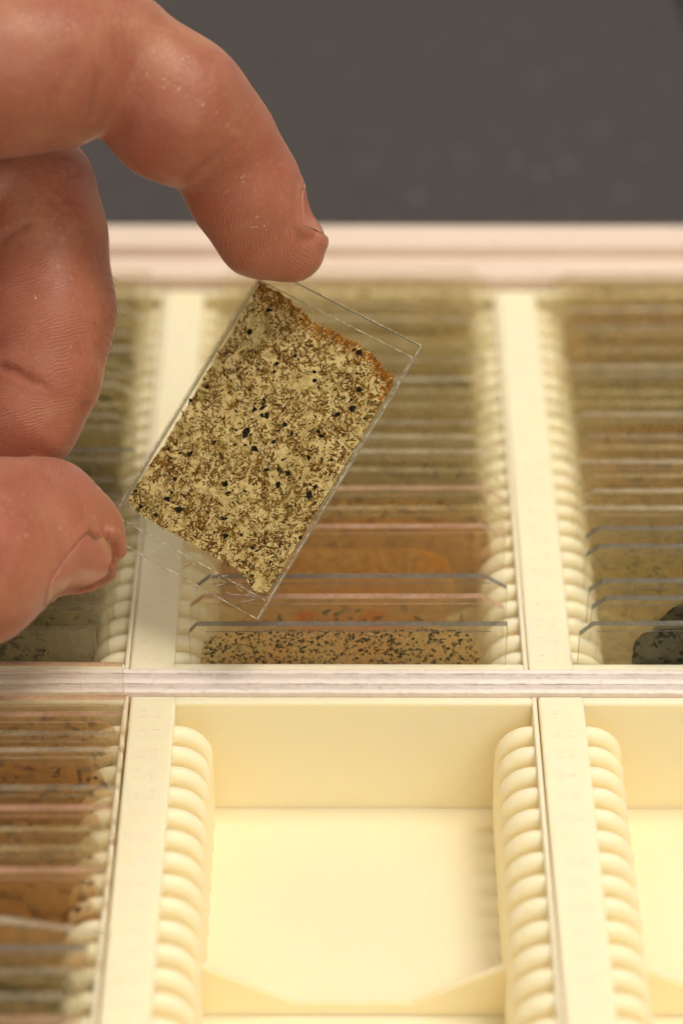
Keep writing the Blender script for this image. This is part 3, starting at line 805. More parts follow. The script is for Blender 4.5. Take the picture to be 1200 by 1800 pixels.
def held_rock_mat():
    t = NT("pale_crystal_groundmass")
    c = t.coord()
    n1 = t.noise(c, 800, 5, 0.65, 0.8)
    n2 = t.noise(c, 160, 3)
    col = t.mix(t.ramp(n1, [(0.36, 0.0), (0.56, 1.0)]), (0.52, 0.39, 0.12), (0.88, 0.775, 0.42))
    col = t.mix(t.math('MULTIPLY', t.ramp(n2, [(0.45, 0.0), (0.7, 1.0)]), 0.45), col, (0.62, 0.49, 0.18))
    d = t.n('ShaderNodeBsdfDiffuse'); t.l(col, d.inputs[0])
    tl = t.n('ShaderNodeBsdfTranslucent'); t.l(col, tl.inputs[0])
    a = t.n('ShaderNodeMixShader'); a.inputs[0].default_value = 0.45
    t.l(d.outputs[0], a.inputs[1]); t.l(tl.outputs[0], a.inputs[2])
    return t.done(a.outputs[0])
def grain_mat():
    t = NT("mineral_grains")
    col = t.attr("grain", 'Color')
    n = t.noise(t.coord(), 2500, 3)
    col = t.mix(t.math('MULTIPLY', n, 0.35), col, (0.6, 0.5, 0.3), 'MULTIPLY')
    d = t.n('ShaderNodeBsdfDiffuse'); t.l(col, d.inputs[0])
    tl = t.n('ShaderNodeBsdfTranslucent'); t.l(col, tl.inputs[0])
    a = t.n('ShaderNodeMixShader'); a.inputs[0].default_value = 0.35
    t.l(d.outputs[0], a.inputs[1]); t.l(tl.outputs[0], a.inputs[2])
    return t.done(a.outputs[0])
M['held_rock'] = held_rock_mat()
M['grain'] = grain_mat()
rk = mesh_py("rock_section", [(x, y, 0.530) for x, y in out] + [(x, y, 0.545) for x, y in out],
             [tuple(range(N - 1, -1, -1)), tuple(range(N, 2 * N))] + [(i, (i + 1) % N, (i + 1) % N + N, i + N) for i in range(N)])
rock_o = link("rock_section", rk, M['held_rock'], held)

PX = np.array([p[0] for p in out]); PY = np.array([p[1] for p in out])
def inside(x, y):
    j = np.roll(np.arange(N), 1)
    c = ((PY > y) != (PY[j] > y)) & (x < (PX[j] - PX) * (y - PY) / (PY[j] - PY + 1e-12) + PX)
    return (np.count_nonzero(c) & 1) == 1
TOP = [(p[0], p[1]) for p in ROCK[:15]]
def top_dist(x, y):
    best = 99
    for (a, b), (c, d) in zip(TOP, TOP[1:]):
        dx, dy = c - a, d - b
        t = max(0, min(1, ((x - a) * dx + (y - b) * dy) / (dx * dx + dy * dy)))
        best = min(best, math.hypot(x - a - t * dx, y - b - t * dy))
    return best
vv, ff, cc = [], [], []
def add_grain(x, y, L, W, ang, col, z, jag, n=7):
    b = len(vv)
    ca, sa = math.cos(ang), math.sin(ang)
    for k in range(n):
        q = 2 * PI * k / n + rg.uniform(-.25, .25)
        u = math.cos(q) * L / 2 * (1 + rg.uniform(-jag, jag)); v = math.sin(q) * W / 2 * (1 + rg.uniform(-jag, jag))
        vv.append((x + u * ca - v * sa, y + u * sa + v * ca, z))
        cc.append(col)
    ff.append(tuple(range(b, b + n)))
BROWN = [(0.180, 0.080, 0.010), (0.260, 0.125, 0.016), (0.085, 0.040, 0.009), (0.33, 0.180, 0.030), (0.25, 0.170, 0.034), (0.36, 0.265, 0.065), (0.15, 0.100, 0.022)]
ORANGE = [(0.56, 0.20, 0.015), (0.44, 0.145, 0.010), (0.62, 0.29, 0.04), (0.30, 0.09, 0.010)]
from mathutils import noise as mnoise
cnt_g, tries = 0, 0
while cnt_g < 10500 and tries < 140000:
    tries += 1
    x, y = rg.uniform(-13.6, 13.6), rg.uniform(-20.8, 21.4)
    dens = mnoise.noise(Vector((x * .33, y * .33, 3.1))) * .8 + mnoise.noise(Vector((x * 1.1, y * 1.1, 7.7))) * 1.0
    if rg.random() > 0.55 + dens * 0.9: continue
    if not inside(x, y): continue
    td = top_dist(x, y)
    ang = mnoise.noise(Vector((x * .5, y * .5, 0.3))) * 5 + rg.gauss(0, 0.75)
    L = min(1.5, 0.20 + rg.expovariate(3.6)); W = rg.uniform(0.14, 0.40) * (0.55 + 0.5 * L)
    if td < 2.2 and x > -4 and rg.random() < math.exp(-td / 0.75) * 1.0: col = rg.choice(ORANGE)
    elif td < 2.5 and x <= -4 and rg.random() < 0.55 * math.exp(-td / 1.2): col = rg.choice(ORANGE)
    else:
        warm = mnoise.noise(Vector((x * .16, y * .16, 11.0)))
        col = rg.choice(BROWN[:4]) if rg.random() < 0.60 + warm else rg.choice(BROWN[3:])
    add_grain(x, y, L, W, ang, col, 0.548 + rg.random() * 0.018, 0.42, rg.choice((4, 5, 6)))
    cnt_g += 1
for td_n in range(1000):      # a rusty weathered crust along the broken top edge
    i = rg.randrange(0, 14)
    (a, b), (c, d) = ROCK[i], ROCK[i + 1]
    t = rg.random(); e = rg.expovariate(1.25)
    x, y = a + (c - a) * t - e * 0.2, b + (d - b) * t - e
    if inside(x, y): add_grain(x, y, rg.uniform(.2, .7), rg.uniform(.12, .35), rg.uniform(0, 3.1), rg.choice(ORANGE + BROWN[:2]), 0.560 + rg.random() * 0.01, 0.4, 5)
nb = 0
while nb < 84:              # opaque black grains, some in clusters
    x, y = rg.uniform(-13.3, 13.3), rg.uniform(-20.5, 21.0)
    if not inside(x, y): continue
    if rg.random() > 0.5 + 1.1 * mnoise.noise(Vector((x * .25, y * .25, 20.0))): continue
    for k in range(rg.choice((1, 1, 2, 3))):
        s = rg.choice((.35, .45, .6, .8, 1.1))
        add_grain(x + rg.gauss(0, .35) * k, y + rg.gauss(0, .35) * k, s, s * rg.uniform(.5, .95), rg.uniform(0, 3.1), (0.010, 0.008, 0.005), 0.579 + rg.random() * 0.006, 0.4, 7)
    nb += 1
gm = mesh_py("mineral_grains", vv, ff)
at = gm.color_attributes.new("grain", 'FLOAT_COLOR', 'POINT')
at.data.foreach_set("color", np.array([(*c, 1) for c in cc], dtype=np.float32).ravel())
tag(link("mineral_grains", gm, M['grain'], rock_o), kind="stuff")
CRACK = [(-13.1, 10.65), (-11.32, 9.08), (-9.7, 7.6), (-8.04, 5.82), (-6.4, 4.6), (-4.82, 3.06), (-3.1, 1.6), (-1.43, 0.42), (1.29, -1.57), (4.12, -3.73)]
link("crack", tube_mesh("crack", [[(x + rg.uniform(-.1, .1), y + rg.uniform(-.1, .1), 0.59) for x, y in CRACK]], 0.05, 4), M['resin'], rock_o)

WRITING = [[(-5.42, -20.69), (-5.28, -21.11), (-5.57, -21.89), (-5.75, -22.54), (-5.06, -22.5), (-3.85, -22.27)], [(-5.61, -21.21), (-4.87, -20.52)], [(-3.35, -21.08), (-3.29, -21.8), (-3.3, -22.48)], [(-1.87, -22.28), (-1.9, -21.73), (-1.47, -21.39)], [(-1.46, -22.44), (-0.59, -22.17), (-0.16, -21.61), (-0.29, -21.01), (-0.94, -21.21)], [(0.68, -20.91), (0.61, -21.62), (0.43, -22.36)], [(4.47, -20.79), (4.08, -21.39), (4.09, -22.23)], [(4.74, -21.14), (4.33, -21.18)], [(6.21, -20.29), (5.37, -20.8), (5.11, -21.33), (5.69, -21.52), (6.44, -21.41), (6.35, -21.75), (5.42, -22.53)], [(8.96, -20.54), (8.43, -20.58), (8.22, -21.07), (8.68, -21.31), (9.44, -21.39)], [(7.38, -22.58), (8.37, -22.54), (9.29, -21.97)], [(10.59, -20.28), (10.47, -21.21), (10.21, -21.6)], [(10.07, -21.79), (10.87, -21.24), (11.71, -21.15)], [(10.15, -22.74), (10.97, -22.22), (11.73, -21.47), (11.12, -21.23)]]
def scratch_mat(name, col, a):
    t = NT(name)
    tr = t.n('ShaderNodeBsdfTransparent')
    d = t.principled(Base_Color=col, Roughness=0.5)
    m = t.n('ShaderNodeMixShader'); n = t.noise(t.coord(), 1500, 2)
    t.l(t.ramp(n, [(0.3, a * 0.5), (0.6, a)]), m.inputs[0]); t.l(tr.outputs[0], m.inputs[1]); t.l(d.outputs[0], m.inputs[2])
    return t.done(m.outputs[0])
M['scratch'] = scratch_mat("scratched_glass", (0.80, 0.78, 0.68), 0.85)
w_o = link("scratched_writing", tube_mesh("scratched_writing", [[(x, y, -0.63) for x, y in s] for s in WRITING], 0.042, 4), M['scratch'], held)

# ------------------------------------------------------------------ the hand
#HAND-BEGIN
def smin(a, b, k):
    h = np.clip(0.5 + 0.5 * (b - a) / k, 0, 1)
    return b * (1 - h) + a * h - k * h * (1 - h)

# every bone: (a, radius a, b, radius b), millimetres in the place; grouped by finger
HAND = [
 ("index", 0.7, [
   ((-78.45, 25.78, 84.99), 12.04, (-49.53, 36.23, 83.80), 11.84, 3.0),
   ((-49.53, 36.23, 83.80), 11.84, (-42.16, 39.43, 83.04), 11.28, 3.0),
   ((-42.16, 39.43, 83.04), 11.28, (-34.83, 43.54, 83.48), 9.23, 4.0),
   ((-32.94, 43.35, 81.57), 9.58, (-24.79, 40.78, 74.80), 10.05, 1.3),
   ((-24.79, 40.78, 74.80), 10.05, (-19.79, 41.24, 70.42), 8.62, 4.0),
   ((-18.16, 40.82, 68.19), 8.47, (-15.25, 39.91, 61.98), 7.94, 1.3),
   ((-15.25, 39.91, 61.98), 7.94, (-12.46, 38.84, 55.57), 7.07, 3.0),
   ((-12.46, 38.84, 55.57), 7.07, (-8.39, 38.17, 53.00), 5.12, 2.0),
 ]),
 ("middle", 0.7, [
   ((-80.53, 44.38, 66.48), 11.44, (-47.69, 49.00, 57.55), 8.49, 3.0),
   ((-46.65, 48.49, 56.85), 8.40, (-46.06, 42.34, 52.01), 8.97, 2.0),
   ((-46.06, 42.34, 52.01), 8.97, (-45.30, 34.16, 44.49), 9.69, 4.0),
   ((-45.30, 34.16, 44.49), 9.69, (-45.69, 28.43, 38.54), 9.16, 4.0),
   ((-46.37, 26.98, 36.63), 9.24, (-48.76, 23.53, 32.05), 8.04, 1.2),
   ((-48.76, 23.53, 32.05), 8.04, (-51.75, 21.46, 29.31), 6.33, 3.0),
 ]),
 ("ring", 0.7, [
   ((-88.13, 58.23, 51.65), 11.57, (-56.65, 64.05, 40.99), 8.40, 3.0),
   ((-56.65, 64.05, 40.99), 8.40, (-56.68, 49.46, 26.60), 8.89, 3.0),
   ((-56.67, 48.36, 25.16), 8.71, (-62.56, 37.17, 20.29), 6.79, 1.2),
 ]),
 ("little", 0.7, [
   ((-95.62, 68.87, 35.89), 10.39, (-68.53, 75.54, 26.37), 7.61, 3.0),
   ((-68.53, 75.54, 26.37), 7.61, (-68.99, 63.31, 15.12), 7.56, 3.0),
   ((-68.99, 62.74, 14.36), 7.37, (-74.57, 52.97, 11.39), 5.78, 1.2),
 ]),
 ("thumb", 0.7, [
   ((-132.96, 10.59, 38.43), 19.82, (-79.31, -27.20, 31.30), 14.26, 6.0),
   ((-79.31, -27.20, 31.30), 14.26, (-54.15, -6.69, 28.52), 12.13, 6.0),
   ((-54.15, -6.69, 28.52), 12.13, (-48.56, 0.82, 26.84), 10.54, 3.0),
   ((-53.37, 0.51, 28.10), 10.44, (-44.58, 7.74, 24.38), 8.89, 4.0),
   ((-44.58, 7.74, 24.38), 8.89, (-40.79, 9.71, 20.34), 7.12, 3.0),
   ((-44.35, 5.25, 24.39), 7.01, (-40.01, 8.82, 20.81), 6.42, 3.0),
 ]),
 ("palm", 7.0, [
   ((-78.45, 25.78, 84.99), 12.27, (-149.88, 37.77, 54.61), 24.69, 6.0),
   ((-80.53, 44.38, 66.48), 12.71, (-153.63, 46.36, 49.41), 25.31, 8.0),
   ((-88.13, 58.23, 51.65), 12.46, (-159.25, 58.16, 40.16), 25.33, 8.0),
   ((-95.62, 68.87, 35.89), 11.60, (-164.87, 69.32, 30.07), 25.29, 8.0),
   ((-132.96, 10.59, 38.43), 19.82, (-153.63, 43.74, 45.93), 26.18, 8.0),
   ((-155.50, 49.59, 45.40), 26.50, (-204.08, 46.28, 41.17), 27.39, 8.0),
 ]),
]
NAILS = {
 "thumb": dict(o=(-39.17, 3.30, 21.79), a=(0.9626, 0.1111, 0.2470), s=(-0.2506, 0.0192, 0.9679), n=(0.1027, -0.9936, 0.0463), L=10.0, W=12.6, flat=False, tipin=0.55, tipr=1.00, label="short pink thumbnail with dry cuticle"),
 "index": dict(o=(-5.91, 40.60, 57.88), a=(0.4313, -0.5444, -0.7195), s=(0.2962, 0.8387, -0.4571), n=(0.8522, -0.0160, 0.5230), L=8.0, W=10.8, flat=False, tipin=0.75, tipr=0.80, label="short pale nail of the index finger seen edge-on"),
}
CREASES = [
 ([(-23.94, 32.11, 68.00), (-21.77, 31.22, 70.12), (-19.51, 31.40, 71.98), (-17.54, 32.32, 73.51)], 0.35, 0.90),
 ([(-36.36, 28.99, 80.18), (-35.84, 28.98, 82.26), (-35.35, 29.44, 84.44), (-34.98, 30.34, 86.63)], 0.40, 1.10),
 ([(-50.99, 21.48, 42.58), (-48.94, 20.32, 42.66), (-46.81, 19.40, 41.97), (-44.50, 19.07, 41.09)], 0.50, 1.00),
 ([(-51.32, 34.61, 56.19), (-49.27, 34.73, 57.78), (-46.46, 35.31, 59.10)], 0.50, 1.10),
 ([(-41.83, 42.44, 62.03), (-40.54, 44.14, 61.74), (-39.34, 46.88, 61.25)], 0.22, 0.50),
 ([(-41.64, 38.98, 60.34), (-39.90, 39.79, 59.48), (-38.30, 39.80, 57.71)], 0.20, 0.50),
 ([(-42.05, 37.12, 59.49), (-39.97, 37.99, 58.59), (-38.41, 38.50, 57.11)], 0.20, 0.50),
 ([(-40.16, 36.30, 57.44), (-38.83, 36.93, 56.47), (-37.61, 37.72, 55.12)], 0.20, 0.50),
 ([(-42.28, 27.49, 77.27), (-42.25, 29.70, 74.57), (-44.08, 44.78, 64.57)], 0.20, 0.50),
 ([(-44.73, 29.64, 73.86), (-46.30, 42.43, 63.77), (-45.84, 39.93, 62.12)], 0.20, 0.50),
 ([(-43.25, 44.62, 64.09), (-41.68, 45.81, 63.61), (-40.43, 46.59, 62.68)], 0.18, 0.50),
 ([(-43.51, 43.17, 63.36), (-43.64, 44.10, 63.99), (-43.10, 44.87, 64.14)], 0.18, 0.50),
 ([(-39.87, 20.52, 36.43), (-38.31, 23.05, 34.58)], 0.18, 0.50),
 ([(-38.81, 21.82, 39.02), (-37.23, 24.35, 37.40)], 0.18, 0.50),
 ([(-41.76, 44.13, 62.81), (-42.34, 42.69, 62.47)], 0.15, 0.40),
]

def cone_d(p, a, ra, b, rb):
    a = np.asarray(a, np.float32); b = np.asarray(b, np.float32)
    ba = b - a
    pa = p - a
    h = np.clip(pa @ ba / float(ba @ ba), 0, 1)
    d = pa - h[..., None] * ba
    return np.sqrt(np.einsum('...i,...i->...', d, d)) - (ra + (rb - ra) * h)

def seg_d(p, pts):
    best = None
    for a, b in zip(pts, pts[1:]):
        d = cone_d(p, a, 0.0, b, 0.0)
        best = d if best is None else np.minimum(best, d)
    return best

def flesh(p, lo=None, hi=None, skip=None):
    """signed distance of the hand without nail folds; p (...,3)"""
    total = None
    for fin, kj, prims in HAND:
        d = None
        for (a, ra, b, rb, k) in prims:
            e = cone_d(p, a, ra, b, rb)
            d = e if d is None else smin(d, e, k)
        if fin in NAILS:
            nl = NAILS[fin]
            o, ax, sd, nm = (np.asarray(nl[q], np.float32) for q in ('o', 'a', 's', 'n'))
            if nl['flat']:
                q = p - o
                # flatten the back of the fingertip where the nail lies
                pl = q @ nm
                u = q @ ax
                m = np.clip((nl['L'] / 2 + 0.2 - np.abs(u)) / 0.9, 0, 1) * (pl > -4)
                d = np.maximum(d, np.where(m > 0, smin(pl * m + (1 - m) * d, d + 50, 0.1), d))
        total = d if total is None else smin(total, d, kj)
    return total

def nail_points(nl, nu=17, nv=17, off=0.3):
    """lay the nail plate on the fingertip"""
    o, ax, sd, nm = (np.asarray(nl[q], np.float64) for q in ('o', 'a', 's', 'n'))
    rows = []
    for i in range(nu):
        u = -1 + 2 * i / (nu - 1)
        wv = nl['W'] / 2 * (1 - 0.45 * max(0, u) ** 6 - 0.28 * max(0, -u) ** 4)
        for j in range(nv):
            v = -1 + 2 * j / (nv - 1)
            bow = -0.16 * nl['L'] * v * v * (1 if u > 0 else -1) * abs(u) ** 2
            rows.append(o + ax * (u * nl['L'] / 2 + bow) + sd * (v * wv) + nm * 5.0)
    P = np.array(rows)
    t = np.zeros(len(P))
    for _ in range(40):
        d = flesh((P - nm * t[:, None]).astype(np.float32)).astype(np.float64)
        t += np.clip(d, -1, 3) * 0.8
        t = np.minimum(t, 12)
    return (P - nm * (t - off)[:, None]).reshape(nu, nv, 3)

def smooth_line(pts, n=4):
    out = []
    P = [np.array(q, float) for q in pts]
    for i in range(len(P) - 1):
        p0, p1, p2, p3 = P[max(i - 1, 0)], P[i], P[i + 1], P[min(i + 2, len(P) - 1)]
        for k in range(n):
            t = k / n
            out.append(0.5 * ((2 * p1) + (-p0 + p2) * t + (2 * p0 - 5 * p1 + 4 * p2 - p3) * t * t + (-p0 + 3 * p1 - 3 * p2 + p3) * t ** 3))
    out.append(P[-1])
    return out
#HAND-END

def local(D, ax3, lo, hi, margin):
    g0, h = ax3
    i0 = [max(0, int((lo[k] - margin - g0[k]) / h)) for k in range(3)]
    i1 = [min(D.shape[k], int((hi[k] + margin - g0[k]) / h) + 2) for k in range(3)]
    if any(a >= b for a, b in zip(i0, i1)): return None
    sl = tuple(slice(a, b) for a, b in zip(i0, i1))
    g = np.stack(np.meshgrid(*[(np.arange(a, b) * h + g0[k]).astype(np.float32) for k, (a, b) in enumerate(zip(i0, i1))], indexing='ij'), -1)
    return sl, g

def build_hand():
    h = 0.55
    pts = np.array([q for _, _, pr in HAND for (a, ra, b, rb, k) in pr for q in (np.array(a) - ra, np.array(a) + ra, np.array(b) - rb, np.array(b) + rb)])
    lo, hi = pts.min(0) - 2.5, pts.max(0) + 2.5
    n = np.ceil((hi - lo) / h).astype(int) + 1
    D = np.full(n, 30.0, np.float32)
    ax3 = (lo, h)
    for fin, kj, prims in HAND:
        F = np.full(n, 30.0, np.float32)
        for (a, ra, b, rb, k) in prims:
            l0 = np.minimum(np.array(a) - ra, np.array(b) - rb); h0 = np.maximum(np.array(a) + ra, np.array(b) + rb)
            r = local(D, ax3, l0, h0, 5.0)
            if r is None: continue
            sl, g = r
            F[sl] = smin(F[sl], cone_d(g, a, ra, b, rb), k)
        if fin in NAILS and NAILS[fin]['flat']:
            nl = NAILS[fin]
            o, axv, sd, nm = (np.asarray(nl[q], np.float32) for q in ('o', 'a', 's', 'n'))
            sl, g = local(D, ax3, o - 14, o + 14, 0)
            q = g - o
            pl = q @ nm
            u = q @ axv
            m = np.clip((nl['L'] / 2 + 0.2 - np.abs(u)) / 0.9, 0, 1) * (pl > -4)
            F[sl] = np.maximum(F[sl], np.where(m > 0, pl * m + (1 - m) * F[sl], F[sl]))
        np.copyto(D, smin(D, F, kj))
    # soft folds round each nail
    nails = {}
    cre = []
    for fin, nl in NAILS.items():
        P = nail_points(nl)
        nails[fin] = P
        inn = -np.asarray(nl['n'])
        rim = [P[i, 0] for i in range(P.shape[0] - 1, -1, -1)] + [P[0, j] for j in range(1, P.shape[1])] + [P[i, -1] for i in range(1, P.shape[0])]
        cen = P.reshape(-1, 3).mean(0)
        def grow(q, e):
            d = q - cen; d -= d @ inn * inn
            return q + d / np.linalg.norm(d) * e
        fold = [grow(q, 0.75) + inn * 0.50 for q in rim][::2]
        tip = [grow(q, 1.05) + inn * nl.get('tipin', 0.75) for q in P[-1][4:-4]]
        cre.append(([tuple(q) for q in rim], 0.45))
        for line, r, k in ((fold, 0.60, 0.7), (tip, nl.get('tipr', 0.95), 1.1)):
            A = np.array(line)
            rr = local(D, ax3, A.min(0), A.max(0), 3.5)
            if rr is None: continue
            sl, g = rr
            D[sl] = smin(D[sl], seg_d(g, [tuple(q) for q in line]) - r, k)
    # creases pressed into the skin
    for pl, r, depth in CREASES:
        line = smooth_line(pl)
        A = np.array(line)
        rr = local(D, ax3, A.min(0), A.max(0), 3.0)
        if rr is None: continue
        sl, g = rr
        m = len(line) - 1
        rad = [r - 0.6 * max(0.0, i / m - 0.35) ** 1.5 / 0.65 ** 1.5 - (0.35 * max(0.0, 0.25 - i / m) / 0.25 if r < 0.3 else 0) for i in range(m + 1)]
        e = np.min([cone_d(g, line[i], rad[i], line[i + 1], rad[i + 1]) for i in range(m)], 0)
        D[sl] = -smin(-D[sl], e, depth)
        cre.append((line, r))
    # surface nets
    sgn = D < 0
    c = sgn[:-1, :-1, :-1].astype(np.int8)
    tot = np.zeros(np.array(D.shape) - 1, np.int8)
    for dx in (0, 1):
        for dy in (0, 1):
            for dz in (0, 1):
                tot += sgn[dx:D.shape[0] - 1 + dx, dy:D.shape[1] - 1 + dy, dz:D.shape[2] - 1 + dz]
    act = (tot > 0) & (tot < 8)
    idx = np.full(act.shape, -1, np.int64)
    I = np.argwhere(act)
    idx[act] = np.arange(len(I))
    acc = np.zeros((len(I), 3)); w = np.zeros(len(I))
    cs = [(0, 0, 0), (1, 0, 0), (0, 1, 0), (1, 1, 0), (0, 0, 1), (1, 0, 1), (0, 1, 1), (1, 1, 1)]
    vals = [D[I[:, 0] + a, I[:, 1] + b, I[:, 2] + cc2] for a, b, cc2 in cs]
    for i in range(8):
        for j in range(i + 1, 8):
            if sum(abs(cs[i][k] - cs[j][k]) for k in range(3)) != 1: continue
            va, vb = vals[i], vals[j]
            m = (va < 0) != (vb < 0)
            t = np.where(m, va / np.where(m, va - vb, 1), 0)
            p = np.array(cs[i])[None] + t[:, None] * (np.array(cs[j]) - np.array(cs[i]))[None]
            acc += np.where(m[:, None], p, 0); w += m
    vert = (I + acc / w[:, None]) * h + lo
    quads = []
    for ax in range(3):
        o1, o2 = [(1, 2), (2, 0), (0, 1)][ax]
        s0 = [slice(1, -1)] * 3; s1 = [slice(1, -1)] * 3
        s0[ax] = slice(0, -1); s1[ax] = slice(1, None)
        A, B = sgn[tuple(s0)], sgn[tuple(s1)]
        E = np.argwhere(A != B)
        if len(E) == 0: continue
        fl = A[tuple(E.T)]
        b = E + 1
        b[:, ax] -= 1
        def cell(d1, d2):
            q = b.copy(); q[:, o1] -= d1; q[:, o2] -= d2
            return idx[tuple(q.T)]
        Q = np.stack([cell(1, 1), cell(0, 1), cell(0, 0), cell(1, 0)], 1)
        Q[~fl] = Q[~fl][:, ::-1]
        quads.append(Q)
    Q = np.concatenate(quads)
    Q = Q[(Q >= 0).all(1)]
    me = bpy.data.meshes.new("hand")
    me.vertices.add(len(vert)); me.loops.add(len(Q) * 4); me.polygons.add(len(Q))
    org = HANDORG
    me.vertices.foreach_set("co", ((vert - org) * S).astype(np.float32).ravel())
    me.loops.foreach_set("vertex_index", Q.astype(np.int32).ravel())
    me.polygons.foreach_set("loop_start", (np.arange(len(Q)) * 4).astype(np.int32))
    me.polygons.foreach_set("use_smooth", np.ones(len(Q), bool))
    me.update(calc_edges=True)
    me.validate()
    # skin attributes
    vf = vert.astype(np.float32)
    red = np.zeros(len(vert), np.float32); ridge = np.zeros(len(vert), np.float32); phase = np.zeros(len(vert), np.float32); crease = np.zeros(len(vert), np.float32)
    dist = []
    for fin, kj, prims in HAND:
        dist.append(np.min([cone_d(vf, a, ra, b, rb) for (a, ra, b, rb, k) in prims], 0))
    near = np.argmin(np.array(dist), 0)
    for i, (fin, kj, prims) in enumerate(HAND):
        if fin not in PADS: continue
        m = near == i
        for (cen, rad, rc, rv, am, rd) in PADS[fin]:
            q = np.linalg.norm(vf - np.asarray(cen, np.float32), axis=1)
            f = np.clip((rad - q) / (rad * 0.45), 0, 1) * m
            ph = np.linalg.norm(vf - np.asarray(rc, np.float32), axis=1) if rv is None else vf @ np.asarray(rv, np.float32)
            take = f * am > ridge
            phase[take] = ph[take]
            ridge = np.maximum(ridge, f * am)
            red = np.maximum(red, f * rd)
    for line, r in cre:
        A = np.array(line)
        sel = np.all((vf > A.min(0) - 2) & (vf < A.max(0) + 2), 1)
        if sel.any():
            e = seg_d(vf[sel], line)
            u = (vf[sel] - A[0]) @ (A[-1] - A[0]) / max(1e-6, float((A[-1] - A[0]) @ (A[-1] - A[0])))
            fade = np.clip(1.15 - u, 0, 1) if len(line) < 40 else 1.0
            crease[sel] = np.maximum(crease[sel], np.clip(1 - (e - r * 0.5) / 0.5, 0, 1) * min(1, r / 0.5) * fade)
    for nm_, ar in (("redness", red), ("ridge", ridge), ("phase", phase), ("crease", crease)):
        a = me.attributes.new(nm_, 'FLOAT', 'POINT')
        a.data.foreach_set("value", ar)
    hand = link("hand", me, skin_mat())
    hand.location = V(*org)
    tag(hand, "bare hand reaching in from the left, pinching a slide between finger and thumb", "hand")
    fm = flat_mat("dry_skin", (0.72, 0.53, 0.36), 0.7)
    fr = random.Random(3)
    vv, ff = [], []
    for (p, n) in FLAKES:
        p, n = Vector(p), Vector(n).normalized()
        for _ in range(fr.choice((1, 2, 2, 3))):
            a = n.orthogonal().normalized(); a.rotate(Matrix.Rotation(fr.uniform(0, 6.28), 3, n)); b2 = n.cross(a)
            q = p + a * fr.gauss(0, .35) + b2 * fr.gauss(0, .35) - Vector(org)
            s = fr.uniform(.08, .24); e = fr.uniform(.35, .8); base = len(vv)
            for k in range(6):
                w = k * PI / 3 + fr.uniform(-.3, .3); m = s * fr.uniform(.6, 1.2)
                vv.append(tuple(q + a * math.cos(w) * m + b2 * math.sin(w) * m * e + n * fr.uniform(0.0, 0.07)))
            ff.append(tuple(range(base, base + 6)))
    tag(link("dry_skin_flakes", mesh_py("dry_skin_flakes", vv, ff), fm, hand), kind="stuff")
    hm = flat_mat("dark_hair", (0.06, 0.035, 0.02), 0.5)
    lines = []
    for (p, n) in HAIRS:
        p, n = Vector(p) - Vector(org), Vector(n).normalized()
        d = (n * 0.6 + Vector((0.1, -0.25, -0.75)) + Vector((fr.uniform(-.3, .3), fr.uniform(-.3, .3), fr.uniform(-.3, .3)))).normalized()
        L = fr.uniform(1.0, 2.4)
        lines.append([tuple(p - n * 0.2 + d * L * t + n * 0.25 * t * t - Vector((0, 0, 0.5)) * t * t) for t in (0, .35, .7, 1.0)])
    tag(link("fine_hairs", tube_mesh("fine_hairs", lines, 0.022, 4), hm, hand), kind="stuff")
    nm = nail_mat()
    for fin, P in nails.items():
        nl = NAILS[fin]
        nu, nv = P.shape[:2]
        inn = -np.asarray(nl['n'])
        top = P.reshape(-1, 3) - org
        bot = top + inn * 0.55
        vv = [tuple(q) for q in top] + [tuple(q) for q in bot]
        ff = []
        o = nu * nv
        for i in range(nu - 1):
            for j in range(nv - 1):
                a = i * nv + j
                ff.append((a, a + nv, a + nv + 1, a + 1)); ff.append((a + o, a + 1 + o, a + nv + 1 + o, a + nv + o))
        rim = [i * nv for i in range(nu)] + [(nu - 1) * nv + j for j in range(1, nv)] + [i * nv + nv - 1 for i in range(nu - 2, -1, -1)] + [j for j in range(nv - 2, 0, -1)]
        for a, b in zip(rim, rim[1:] + rim[:1]):
            ff.append((a, b, b + o, a + o))
        m2 = mesh_py("fingernail", vv, ff)
        bm = bmesh.new(); bm.from_mesh(m2); bmesh.ops.recalc_face_normals(bm, faces=bm.faces); bm.to_mesh(m2); bm.free()
        at = m2.attributes.new("along", 'FLOAT', 'POINT')
        al = np.repeat(np.arange(nu) / (nu - 1), nv)
        at.data.foreach_set("value", np.concatenate([al, al]).astype(np.float32))
        link("fingernail", m2, nm, hand, smooth=True)["label"] = nl['label']
    return hand

